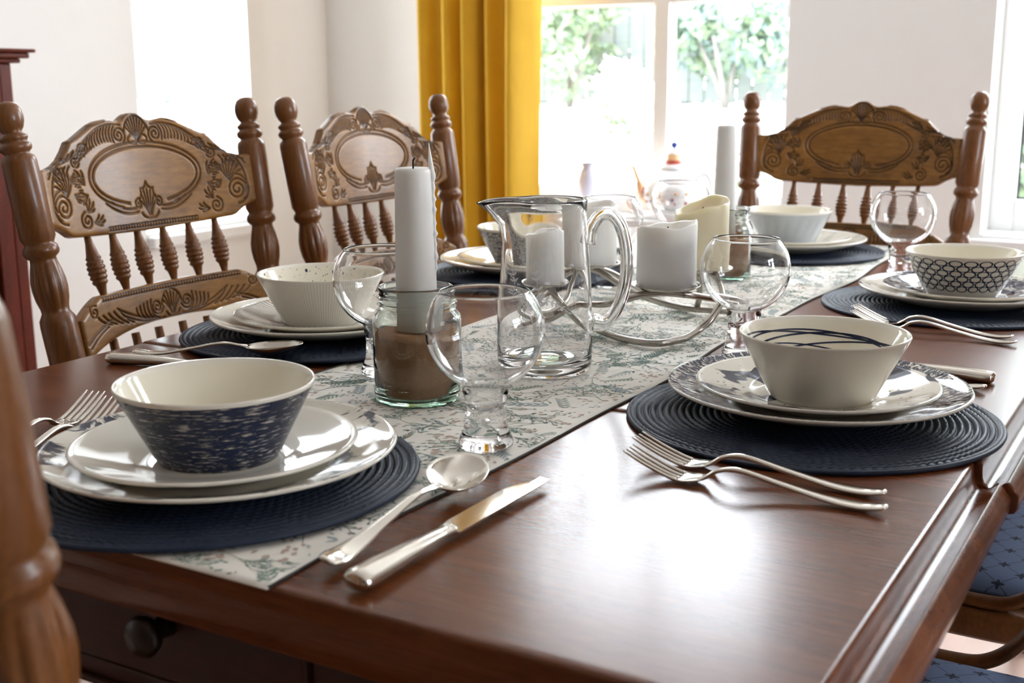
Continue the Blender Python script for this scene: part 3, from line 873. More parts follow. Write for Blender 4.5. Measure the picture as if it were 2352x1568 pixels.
def carved(name, hw, topf, botf, bow, thick, curves, beads, nx, nz, parent_mat, zoff_end=0):
    """returns mesh object: grid front (+y side), flat back; local origin at rail centre-bottom"""
    zs = [topf(0), max(topf(u) for u in np.linspace(0, 1, 40))]
    z0, z1 = min(botf(u) for u in np.linspace(0, 1, 40)) - .004, max(zs) + .004
    res = .0005
    D = stamp_map(curves, -hw, hw, z0, z1, res)
    def samp(X, Z):
        ix = np.clip((X + hw) / res, 0, D.shape[1] - 1.001); iz = np.clip((Z - z0) / res, 0, D.shape[0] - 1.001)
        a, b = ix.astype(int), iz.astype(int); fx, fz = ix - a, iz - b
        return (D[b, a] * (1 - fx) + D[b, a + 1] * fx) * (1 - fz) + (D[b + 1, a] * (1 - fx) + D[b + 1, a + 1] * fx) * fz
    us = np.linspace(-1, 1, nx); ws = np.linspace(0, 1, nz)
    X = np.repeat((us * hw)[None, :], nz, 0)
    T = np.array([topf(abs(u)) for u in us]); B = np.array([botf(abs(u)) for u in us])
    Z = B[None, :] + (T - B)[None, :] * ws[:, None]
    d = samp(X, Z)      # metres from a groove
    gr = np.exp(-(d / .0010) ** 2)
    rel = .0016 * (1 - np.exp(-(d / .0028) ** 2))
    edge = np.minimum(np.minimum(ws[:, None], 1 - ws[:, None]) * (T - B)[None, :], (1 - np.abs(us))[None, :] * hw)
    rnd = -.004 * np.exp(-(edge / .0022) ** 1.0)
    Y = -.0020 * gr + rel + rnd
    bd = np.zeros_like(Y); st = gr.copy()
    for (bx0, bx1, bz, pitch, rad) in beads:
        m = (X > bx0) & (X < bx1)
        zc = bz(X) if callable(bz) else bz
        ph = (X - bx0) / pitch; cx = (np.floor(ph) + .5) * pitch + bx0
        rr = np.hypot(X - cx, Z - zc); band = np.abs(Z - zc) < rad * 1.5
        h = np.sqrt(np.maximum(0, 1 - (rr / rad) ** 2)) * .0022 - .0018
        Y = np.where(m & band, h, Y); st = np.where(m & band, np.clip((rr / rad - .7) * 2.5, 0, 1), st)
    yb = bow * (X / hw) ** 2
    Yf = Y + yb + thick / 2; Yb = yb - thick / 2 + .003 * np.exp(-edge / .003)
    V = np.stack([X, Yf, Z], -1).reshape(-1, 3).tolist()
    bi = list(range(0, nx, 4)); bi = bi if bi[-1] == nx - 1 else bi + [nx - 1]
    V2 = np.stack([X, Yb, Z], -1).reshape(-1, 3)
    N = nx * nz
    F = []
    for j in range(nz - 1):
        for i in range(nx - 1):
            a = j * nx + i
            F.append((a + 1, a, a + nx, a + nx + 1)); 
    # coarse back + sides
    # back: full-resolution border (for the sides) and a coarse sheet
    bord = {}
    def bk(q):
        if q not in bord: bord[q] = len(V); V.append(tuple(V2[q]))
        return bord[q]
    ci = list(range(0, nx - 1, 6)) + [nx - 1]; cj = list(range(0, nz - 1, 6)) + [nz - 1]
    for j in range(len(cj) - 1):
        for i in range(len(ci) - 1):
            F.append((bk(cj[j] * nx + ci[i]), bk(cj[j] * nx + ci[i + 1]), bk(cj[j + 1] * nx + ci[i + 1]), bk(cj[j + 1] * nx + ci[i])))
    for i in range(nx - 1):
        F.append((i, i + 1, bk(i + 1), bk(i))); a = (nz - 1) * nx + i; F.append((a + 1, a, bk(a), bk(a + 1)))
    for j in range(nz - 1):
        a = j * nx; F.append((a + nx, a, bk(a), bk(a + nx))); a += nx - 1; F.append((a, a + nx, bk(a + nx), bk(a)))
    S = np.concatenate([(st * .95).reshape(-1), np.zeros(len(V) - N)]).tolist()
    return mk(name, V, F, parent_mat, None, True, attrs=S)

POST = [(0, 0), (.0165, 0), (.0215, .02), (.0235, .10), (.0245, .20), (.0245, .315), (.0238, .324), (.0205, .330), (.0185, .334), (.0190, .340), (.0222, .352), (.0238, .366), (.0235, .378), (.0205, .394), (.0178, .404), (.0172, .409),
        (.0228, .414), (.0242, .4195), (.0230, .4255), (.0195, .429), (.0205, .432), (.0232, .438), (.0235, .50), (.0230, .542), (.0215, .549), (.0165, .553), (.0165, .555), (.0205, .559), (.0213, .563), (.0200, .567), (.0165, .569), (.0168, .571), (.0188, .574), (.0188, .577), (.0135, .581), (.0125, .583),
        (.0160, .588), (.0188, .596), (.0195, .603), (.0185, .611), (.0150, .619), (.0090, .6235), (0, .625)]
def bulb(r, z, th):
    if .338 < z < .400:
        k = min(1, (z - .338) / .018, (.400 - z) / .015)
        return r * (1 - .13 * max(0, cos(th * 12)) ** 2 * k)
    return r
def axis_T(a, b):
    a, b = Vector(a), Vector(b); d = (b - a).normalized()
    return Matrix.Translation(a) @ d.to_track_quat('Z', 'Y').to_matrix().to_4x4()
def build_chair():
    root = empty('dining_chair', (0, 0, 0))
    TAN = .162
    # back posts continuing as rear legs
    for s_ in (-1, 1):
        a = Vector((s_ * .203, 0, .445)); b = Vector((s_ * .236, -.098, 1.046))
        g = G(); L = (b - a).length; k = L / .624
        g.lathe([(r, z * k) for r, z in POST], 64, rfun=lambda r, z, th, k=k: bulb(r, z / k, th), T=axis_T(a, b))
        g.tube([(s_ * .203, 0, .46), (s_ * .205, -.005, .35), (s_ * .209, -.025, .15), (s_ * .214, -.055, .0)], [.017, .019, .018, .014], 20)
        g.build('back_post', M['oak_v'], root)
    # crest rail
    top = lambda u: interp(u, TOPU, TOPH); bot = lambda u: interp(u, BOTU, BOTH)
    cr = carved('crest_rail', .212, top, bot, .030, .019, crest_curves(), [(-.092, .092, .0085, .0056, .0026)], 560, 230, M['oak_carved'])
    zc = .852
    cr.parent = root; cr.location = (0, -.094, zc); cr.rotation_euler = (math.atan(TAN), 0, 0)
    # lower rail
    t2 = lambda u: .056 + .004 * cos(u * PI * .5) - .026 * max(0, (u - .72) / .28) ** 1.3 - .001 * u
    b2 = lambda u: .004 - .034 * u ** 2.6
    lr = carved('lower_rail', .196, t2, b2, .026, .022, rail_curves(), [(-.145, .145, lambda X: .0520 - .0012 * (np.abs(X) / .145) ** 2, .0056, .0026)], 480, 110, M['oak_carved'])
    lr.parent = root; lr.location = (0, -.064, .716); lr.rotation_euler = (math.atan(TAN), 0, 0)
    # spindles
    for i in range(6):
        x = -.130 + i * .052
        yb = lambda hw, bow, x=x: bow * (x / hw) ** 2
        a = Vector((x * .97, -.063 - .162 * .055 + yb(.196, .026), .716 + .052)); b = Vector((x, -.094 + yb(.212, .030), zc + .006))
        L = (b - a).length
        pr = [(0, 0), (.0048, 0), (.0052, L * .10), (.0075, L * .22)]
        for k in range(6):
            z = L * (.27 + .075 * k); r0 = .0102 + .0030 * sin(PI * (k + .5) / 6)
            pr += [(r0 - .0016, z - L * .032), (r0, z - L * .008), (r0, z + L * .012), (r0 - .0016, z + L * .036)]
        pr += [(.0078, L * .76), (.0056, L * .88), (.0046, L), (0, L)]
        g = G().lathe(pr, 20, T=axis_T(a, b))
        c = Vector((x * .93, .002 + yb(.196, .026) - .01, .455)); d = Vector((x * .965, -.063 + yb(.196, .026), .710))
        g.lathe([(0, 0), (.0062, 0), (.0078, .08), (.0078, .16), (.0062, (d - c).length), (0, (d - c).length)], 14, T=axis_T(c, d))
        g.build('spindle', M['oak_v'], root)
    # seat
    n = 40; V = []; F = []
    def outline(k):
        a = 2 * PI * k / n; e = .32
        x = abs(cos(a)) ** e * (1 if cos(a) >= 0 else -1); y = abs(sin(a)) ** e * (1 if sin(a) >= 0 else -1)
        return x * (.222 if y > 0 else .212), .205 + y * .215
    rings = [(.0, .447), (.35, .447), (.7, .449), (.9, .453), (.97, .452), (1., .445), (1., .424), (.975, .418), (.5, .418), (0, .418)]
    for s_, z in rings:
        if s_ == 0: V.append((0, .205, z))
        else:
            for k in range(n):
                x, y = outline(k); V.append((x * s_, .205 + (y - .205) * s_, z))
    idx = []; q = 0
    for s_, z in rings:
        if s_ == 0: idx.append([q] * n); q += 1
        else: idx.append(list(range(q, q + n))); q += n
    for i in range(len(rings) - 1):
        for k in range(n):
            f = [idx[i][k], idx[i + 1][k], idx[i + 1][(k + 1) % n], idx[i][(k + 1) % n]]
            f = list(dict.fromkeys(f))
            if len(f) > 2: F.append(tuple(f))
    mk('seat', V, F, M['oak'], root)
    # front legs, stretchers
    fl = [(0, 0), (.012, 0), (.016, .03), (.018, .10), (.021, .16), (.0165, .175), (.023, .185), (.0165, .197), (.018, .21), (.0235, .27), (.024, .32), (.020, .36), (.015, .375), (.021, .385), (.017, .40), (.017, .42), (0, .42)]
    for s_ in (-1, 1):
        G().lathe(fl, 24, T=axis_T((s_ * .205, .395, 0), (s_ * .175, .365, .42))).build('leg', M['oak_v'], root)
    st = lambda L: [(0, 0), (.008, 0), (.011, L * .25), (.014, L * .5), (.011, L * .75), (.008, L), (0, L)]
    for a, b in (((-.198, .388, .13), (-.2115, -.034, .13)), ((.198, .388, .13), (.2115, -.034, .13)), ((-.19, .38, .22), (.19, .38, .22)), ((-.207, -.015, .2), (.207, -.015, .2))):
        L = (Vector(b) - Vector(a)).length
        G().lathe(st(L), 16, T=axis_T(a, b)).build('stretcher', M['oak_v'], root)
    # bentwood hip braces screwed to the seat
    for s_ in (-1, 1):
        pts = spline([(s_ * .196, .300, .459), (s_ * .197, .265, .4595), (s_ * .198, .225, .459), (s_ * .200, .195, .463), (s_ * .203, .168, .482), (s_ * .206, .140, .520), (s_ * .210, .095, .575), (s_ * .214, .040, .625), (s_ * .217, -.012, .655)], 8)
        g = G().tube(pts, .0135, 16, flat=(1.0, .55), upv=(0, .5, .86))
        br = g.build('hip_brace', M['oak'], root)
        G().sphere((s_ * .197, .270, .4675), .0062, 12, sc=(1, 1, .6)).build('screw', M['nickel'], br)
    return root
chair = build_chair()
CH = [  # x, y, rz, label
    (-1.303, 1.300, R(-90) + R(1.5), 'carved oak press-back chair on the left side, nearest the red cabinet'),
    (-1.262, 1.808, R(-90) + R(1.0), 'carved oak press-back chair on the left side, in front of the yellow curtain'),
    (-.660, 2.476, R(180), 'carved oak press-back chair at the far head of the table'),
    (-.693, .400, 0, 'carved oak chair in the close foreground whose post fills the left edge'),
    (.03, 1.072, R(90), 'oak chair with blue cushion on the right, partly hidden below the near table corner'),
    (.03, 1.640, R(90), 'oak chair with blue cushion on the right, further along the table edge')]
for i, (x, y, rz, lab) in enumerate(CH):
    o = chair if i == 0 else copy_tree(chair)
    o.location = (x, y, 0); o.rotation_euler = (0, 0, rz); o.name = 'dining_chair'
    tag(o, lab, 'chair', 'press-back chairs around the table')

def cushion(cx, cy, rz, label):
    root = empty('seat_cushion', (cx, cy, .4535), rz, label, 'cushion', 'blue seat cushions')
    n, m = 64, 14; V = []; F = []
    def ol(a):
        e = .28; x = abs(cos(a)) ** e * (1 if cos(a) >= 0 else -1); y = abs(sin(a)) ** e * (1 if sin(a) >= 0 else -1)
        return x * .178, .20 + y * .195
    rings = [(0, .028), (.3, .0278), (.6, .0265), (.8, .024), (.92, .019), (.985, .012), (1.0, .007), (.985, .002), (.9, 0.0), (0, 0)]
    idx = []; q = 0
    for s_, z in rings:
        if s_ == 0: V.append((0, .20, z)); idx.append([q] * n); q += 1
        else:
            for k in range(n):
                x, y = ol(2 * PI * k / n); V.append((x * s_, .20 + (y - .20) * s_, z))
            idx.append(list(range(q, q + n))); q += n
    for i in range(len(rings) - 1):
        for k in range(n):
            f = list(dict.fromkeys([idx[i][k], idx[i + 1][k], idx[i + 1][(k + 1) % n], idx[i][(k + 1) % n]]))
            if len(f) > 2: F.append(tuple(f))
    mk('pad', V, F, M['damask'], root)
    g = G()
    g.tube([(*ol(2 * PI * k / 64), .007) for k in range(65)], .0022, 6)
    g.build('piping', M['cord'], root)
    for s_ in (-1, 1):
        g = G()
        for k in range(9):
            g.sphere((s_ * (.178 + .0), .375 - k * .007, .006 - (.0 if k < 5 else (k - 4) * .006)), .0035, 8)
        g.build('tie', M['cord'], root)
cushion(.03, 1.072, R(90), 'blue patterned seat cushion at the bottom right corner, nearest the camera')
cushion(.03, 1.640, R(90), 'blue patterned seat cushion beyond the dark curved chair arm')

# ------------------------------------------------------------------ cabinet at the left
def cabinet():
    root = empty('display_cabinet', (-2.5, 1.30, 0), 0, 'dark red mahogany glazed cabinet cut off by the left edge', 'cabinet')
    x0, x1, y0, y1 = -.22, .20, -.55, .475
    g = G()
    for (a, b) in ((y0, y0 + .03), (y1 - .03, y1)):
        g.box((x1 - .035, a, .0), (x1, b, 1.115)); g.box((x0, a, .0), (x0 + .035, b, 1.115))
    g.box((x0, y0 + .03, 0), (x0 + .01, y1 - .03, 1.115))
    g.box((x0 + .035, y1 - .025, .05), (x1 - .035, y1 - .01, .45)); g.box((x0 + .035, y0 + .01, .05), (x1 - .035, y0 + .025, .45))
    g.box((x0 + .01, y0 + .03, .05), (x1 - .02, y1 - .03, .07)); g.box((x0 + .01, y0 + .03, .45), (x1 - .02, y1 - .03, .47)); g.box((x0 + .01, y0 + .03, .78), (x1 - .02, y1 - .03, .79))
    bevel(g.build('carcass', M['mahogany'], root, smooth=False), .003)
    g = G(); g.box((x0 - .0, y0 - .02, 1.115), (x1 + .02, y1 + .012, 1.125)); g.box((x0, y0 - .035, 1.125), (x1 + .035, y1 + .024, 1.137)); g.box((x0, y0 - .045, 1.137), (x1 + .045, y1 + .034, 1.145))
    bevel(g.build('cornice', M['mahogany'], root, smooth=False), .004, 3)
    G().box((x0 + .04, y1 - .02, .47), (x1 - .04, y1 - .016, 1.11)).build('side_glass', M['pane'], root, smooth=False)
    for (a, b) in ((y0 + .03, -.04), (-.035, y1 - .03)):
        g = G(); w_ = .04
        g.box((x1 - .02, a, .07), (x1, a + w_, 1.11)); g.box((x1 - .02, b - w_, .07), (x1, b, 1.11)); g.box((x1 - .02, a + w_, .07), (x1, b - w_, .11)); g.box((x1 - .02, a + w_, 1.07), (x1, b - w_, 1.11)); g.box((x1 - .015, a + w_, .11), (x1 - .008, b - w_, .45)); g.box((x1 - .02, a + w_, .45), (x1, b - w_, .49))
        d = bevel(g.build('door', M['mahogany'], root, smooth=False), .003)
        G().box((x1 - .012, a + w_, .49), (x1 - .008, b - w_, 1.07)).build('door_glass', M['pane'], d, smooth=False)
        G().sphere((x1 + .010, b - .02 if a < -.1 else a + .02, .7), .010).build('knob', M['nickel'], d)
cabinet()
# ------------------------------------------------------------------ placemats
def make_mat():
    root = empty('placemat', (0, 0, 0))
    rings, seg = 25, 240; RM = .174; pr = [(0, .0), (RM - .001, .0), (RM, .0015)]
    V, F, UV = [], [], []
    prof = []
    pitch = (RM - .004) / rings
    for i in range(rings, 0, -1):
        ro = .004 + i * pitch
        for k, (a, h) in enumerate(((0, .0012), (.12, .0036), (.32, .0052), (.6, .0053), (.86, .0036))):
            prof.append((ro - a * pitch, h))
    prof = pr + prof + [(.004, .0026), (0, .0028)]
    def rf(r, z, th):
        return r
    g = G()
    g.lathe(prof, seg, 0)
    # braid: displace the ridge height and radius with an angular wave
    nv = []
    for (x, y, z) in g.v:
        r = math.hypot(x, y)
        if z > .0035:
            th = math.atan2(y, x); i = round((r - .004) / pitch + .3); n = max(12, int(2 * PI * r / .0085)); ph = th * n + (i % 2) * PI
            k = .5 + .5 * sin(ph + (r / pitch) * 2.2)
            z += .0016 * k - .0008
        nv.append((x, y, z))
    g.v = nv
    g.build('weave', M['mat'], root, uv=True)
    e = G().tube([(RM * cos(a), RM * sin(a), .0027) for a in np.linspace(0, 2 * PI, 161)], .0024, 8, cap=False)
    e.build('edging', M['mat'], root)
    return root
mat0 = make_mat()
for i, (x, y, lab) in enumerate([
    (-.698, .692, 'round navy woven placemat at the near end of the table, under the streaked navy bowl'),
    (-.317, 1.110, 'round navy woven placemat on the near right, overhanging towards the moulded edge'),
    (-.978, 1.185, 'round navy woven placemat on the near left, in front of the nearest carved chair'),
    (-.320, 1.790, 'round navy woven placemat on the far right, under the bowl with circles'),
    (-.690, 2.215, 'round navy woven placemat at the far head of the table'),
    (-.995, 1.760, 'round navy woven placemat on the far left, seen behind the glass pitcher')]):
    o = mat0 if i == 0 else copy_tree(mat0)
    onr = abs(x + .68) < .36
    o.name = 'placemat'; o.location = (x, y, TZ + (.0036 if onr else .0002)); o.rotation_euler = (0, 0, i * 1.3)
    tag(o, lab, 'placemat', 'round navy placemats')
MT = TZ + .0036 + .0063

# ------------------------------------------------------------------ crockery
def lathe_thing(name, prof, midx, mats, seg, loc, rz, label, cat, group, decal=None):
    g = G().lathe(prof, seg, midx)
    o = g.build(name, mats, None, uv=True)
    o.location = loc; o.rotation_euler = (0, 0, rz)
    return tag(o, label, cat, group)
DINNER = [(0, .0045), (.070, .0045), (.090, .0062), (.105, .0105), (.125, .0165), (.1385, .0205), (.1410, .0222), (.1432, .0224), (.1440, .0208), (.1425, .0190), (.125, .0125), (.105, .0058), (.088, .0010), (.084, .0), (.080, .0010), (.074, .0015), (0, .0015)]
SIDE = [(0, .0045), (.050, .0045), (.060, .0050), (.064, .0068), (.072, .0080), (.090, .0130), (.108, .0182), (.1130, .0198), (.1152, .0200), (.1160, .0186), (.1145, .0168), (.095, .0105), (.078, .0050), (.070, .0008), (.066, .0), (.062, .0010), (.056, .0015), (0, .0015)]
BOWL = [(0, .006), (.040, .0062), (.047, .0085), (.052, .0150), (.0765, .0600), (.0785, .0635), (.0800, .0640), (.0808, .0625), (.0800, .0600), (.0555, .0120), (.0525, .0055), (.0500, .0025), (.0495, .0), (.046, .0), (.044, .0018), (0, .0018)]
def mat_pair(nm, m_in, m_out):
    return [m_in, m_out]
def plate(kind, mask_name, mask, loc, rz, label, base=CREAM):
    m = ceramic('ceramic_' + mask_name, mask, base) if mask else M['cer']
    pr = DINNER if kind == 'dinner_plate' else SIDE
    nseg = len(pr) - 1; top = 7 if kind == 'dinner_plate' else 8
    idx = [0 if i < top - 0 else 1 for i in range(nseg)]
    return lathe_thing(kind, pr, idx, [m, M['cer']], 128, loc, rz, label, 'plate', 'dinner plates on the placemats' if kind == 'dinner_plate' else 'side plates stacked on dinner plates')
def cone_pt(u, h, inner):
    """point on the bowl wall at angle u and height h (local), nudged off the glaze"""
    pr = [(.052, .0150), (.0765, .0600)] if inner else [(.0555, .0120), (.0800, .0600)]
    k = (h - pr[0][1]) / (pr[1][1] - pr[0][1]); r = pr[0][0] + (pr[1][0] - pr[0][0]) * k
    r += -.00022 if inner else .00022
    return (r * cos(u), r * sin(u), h)
def ringdecal(g, u0, h0, ru, rh, wd, m):
    n = 20; V = []
    for k in range(n):
        a = 2 * PI * k / n
        for q in (1, 1 - wd): V.append(cone_pt(u0 + ru * q * cos(a), h0 + rh * q * sin(a), False))
    F = [(2 * k, 2 * ((k + 1) % n), 2 * ((k + 1) % n) + 1, 2 * k + 1) for k in range(n)]
    g.add(V, F, m)
def bowl(mask_name, mask, loc, rz, label, inner=None, extra=None, base=CREAM):
    m_out = ceramic('bowl_' + mask_name, mask, base) if mask else M['cer']
    m_in = inner or M['cer_in']
    nseg = len(BOWL) - 1
    idx = [0 if i < 4 else (2 if i < 8 else (1 if i < 12 else 2)) for i in range(nseg)]
    g = G().lathe(BOWL, 128, idx)
    if extra: extra(g)
    o = g.build('bowl', [m_in, m_out, M['cer'], M['ink']], None, uv=True)
    o.location = loc; o.rotation_euler = (0, 0, rz)
    return tag(o, label, 'bowl', 'bowls on the plate stacks')
def ex_circles(g):
    rows = 6
    for j in range(rows):
        h = .0165 + j * .0076
        if j == rows - 1: h = .0545
        n = 24
        for k in range(n): ringdecal(g, (k + .5 * (j % 2)) * 2 * PI / n, h, 2 * PI / n * .49, .0047, .26, 3)
def ex_lines(g):
    for (h0, a, p, wd) in ((.050, .004, .3, .0008), (.046, .005, 1.4, .0008), (.040, .008, 2.3, .0009), (.034, .006, .9, .0007), (.036, .010, 3.6, .0008), (.026, .004, 2.0, .0007)):
        n = 120; V = []
        for k in range(n):
            u = 2 * PI * k / n; h = h0 + a * sin(u + p) + .0015 * sin(2 * u + p * 2)
            V += [cone_pt(u, h + wd, True), cone_pt(u, h - wd, True)]
        g.add(V, [(2 * k, 2 * k + 1, 2 * ((k + 1) % n) + 1, 2 * ((k + 1) % n)) for k in range(n)], 3)
PLACES = dict(p1=(-.685, .698), p2=(-.318, 1.132), p3=(-.977, 1.192), p4=(-.305, 1.810), p5=(-.692, 2.220), p6=(-1.000, 1.755))
def settle(key): return PLACES[key]
def z_of(key): return MT if abs(PLACES[key][0] + .68) < .3 or key == 'p2' else TZ + .0002 + .0063
def place(key, rz, dp, sp, bw):
    x, y = PLACES[key]; z = TZ + (.0036 if abs(x + .68) < .365 else .0002) + .0062
    plate('dinner_plate', 'dinner_' + key, dp[0], (x, y, z), rz, dp[1])
    plate('side_plate', 'side_' + key, sp[0], (x + sp[2][0], y + sp[2][1], z + .0047), rz + 1, sp[1])
    b = bw[0]; bowl('b_' + key, b.get('mask'), (x + bw[2][0], y + bw[2][1], z + .0047 + .0047), rz + 2, bw[1], b.get('inner'), b.get('extra'), b.get('base', CREAM))
place('p1', R(200), (m_rimsplash, 'cream dinner plate with dark splashes on its rim, nearest the camera'), (None, 'plain cream side plate under the bowl with navy streaks', (-.004, -.002)),
      (dict(mask=m_streak), 'cream bowl with horizontal navy brush streaks outside, nearest the camera', (-.004, .001)))
place('p2', R(40), (m_dash, 'dinner plate with navy dashed rim on the near right placemat'), (lambda t, u, v: m_splat(t, u, v, .555, .35), 'cream side plate with navy ink splatters on the near right', (0, -.002)),
      (dict(extra=ex_lines), 'plain cream bowl with thin navy lines looping around its inside', (.005, -.002)))
place('p3', R(0), (None, 'plain cream dinner plate on the near left placemat'), (m_radial, 'side plate with fine grey radial stripes on the near left', (.004, -.002)),
      (dict(mask=m_ribs, inner=ceramic('bowl_in_speckle', m_dots, CREAM_IN)), 'cream bowl with navy speckles inside, near left setting', (-.003, 0)))
place('p4', R(120), (m_rimsplash, 'dinner plate with a dark splashed rim on the far right placemat'), (m_marble, 'side plate marbled in navy under the bowl with circles', (.006, 0)),
      (dict(extra=ex_circles), 'cream bowl covered outside in rows of navy outlined circles', (0, -.002)))
place('p5', R(70), (m_soft, 'pale dinner plate at the far head of the table'), (m_soft, 'pale side plate with faint grey blots at the far head of the table', (0, 0)),
      (dict(mask=m_grid, base=(.72, .75, .76)), 'white bowl with a fine blue grid outside at the far head of the table', (-.002, 0)))
place('p6', R(10), (None, 'cream dinner plate on the far left, seen behind the glass pitcher'), (None, 'cream side plate on the far left, under the dark mottled bowl', (0, 0)),
      (dict(mask=m_mottle), 'bowl mottled dark navy outside, behind the glass pitcher', (0, 0)))

# ------------------------------------------------------------------ glassware
RT = TZ + .0014
def goblet_mesh():
    out = [(0, 0), (.0225, 0), (.0240, .0012), (.0243, .005), (.0225, .0105), (.0196, .016), (.0184, .025), (.0180, .036), (.0186, .044), (.0205, .050), (.0245, .0540)]
    out = out[:-1] + [(.0198, .0535)]
    c, r = .1045, .0522
    out += [(r * cos(a), c + r * sin(a)) for a in np.linspace(R(-66), R(40.5), 34)]
    tip = out[-1]
    out += [(tip[0] - .0003, tip[1] + .0009), (tip[0] - .0010, tip[1] + .0012), (tip[0] - .0017, tip[1] + .0006)]
    ri = r - .0015
    inn = [(ri * cos(a), c + ri * sin(a)) for a in np.linspace(R(40), R(-67), 34)]
    inn += [(.0172, .0530), (.0158, .0480), (.0152, .0430), (.0142, .0385), (.0110, .0352), (.006, .0338), (0, .0334)]
    out += inn
    g = G().lathe(out, 96)
    # air bubble in the stem
    b = G(); b.sphere((0, 0, .0235), .0026, 16, sc=(1, 1, 1.1))
    g.add(b.v, [tuple(reversed(f)) for f in b.f])
    return g
def make_goblet():
    o = goblet_mesh().build('goblet', M['glass'])
    return o
gob = make_goblet()
for i, (x, y, onrun, lab) in enumerate([
    (-.537, .872, 1, 'clear round-bowled glass goblet nearest the camera, in front of the jar of sand'),
    (-.779, 1.049, 1, 'clear glass goblet behind the tall near candle, beside the speckled bowl'),
    (-.468, 1.342, 0, 'clear glass goblet behind the bowl with navy lines inside'),
    (-.440, 2.020, 0, 'clear glass goblet on the right in front of the far head chair'),
    (-.838, 2.040, 1, 'clear glass goblet at the far head, behind the pillar candles'),
    (-.818, 1.705, 1, 'clear glass goblet on the far left, seen through the pitcher handle')]):
    o = gob if i == 0 else gob.copy()
    if i: COL.objects.link(o)
    o.name = 'goblet'; o.location = (x, y, RT + .0024 if onrun else TZ + .0003); o.rotation_euler = (0, 0, i)
    tag(o, lab, 'glass', 'round glass goblets')

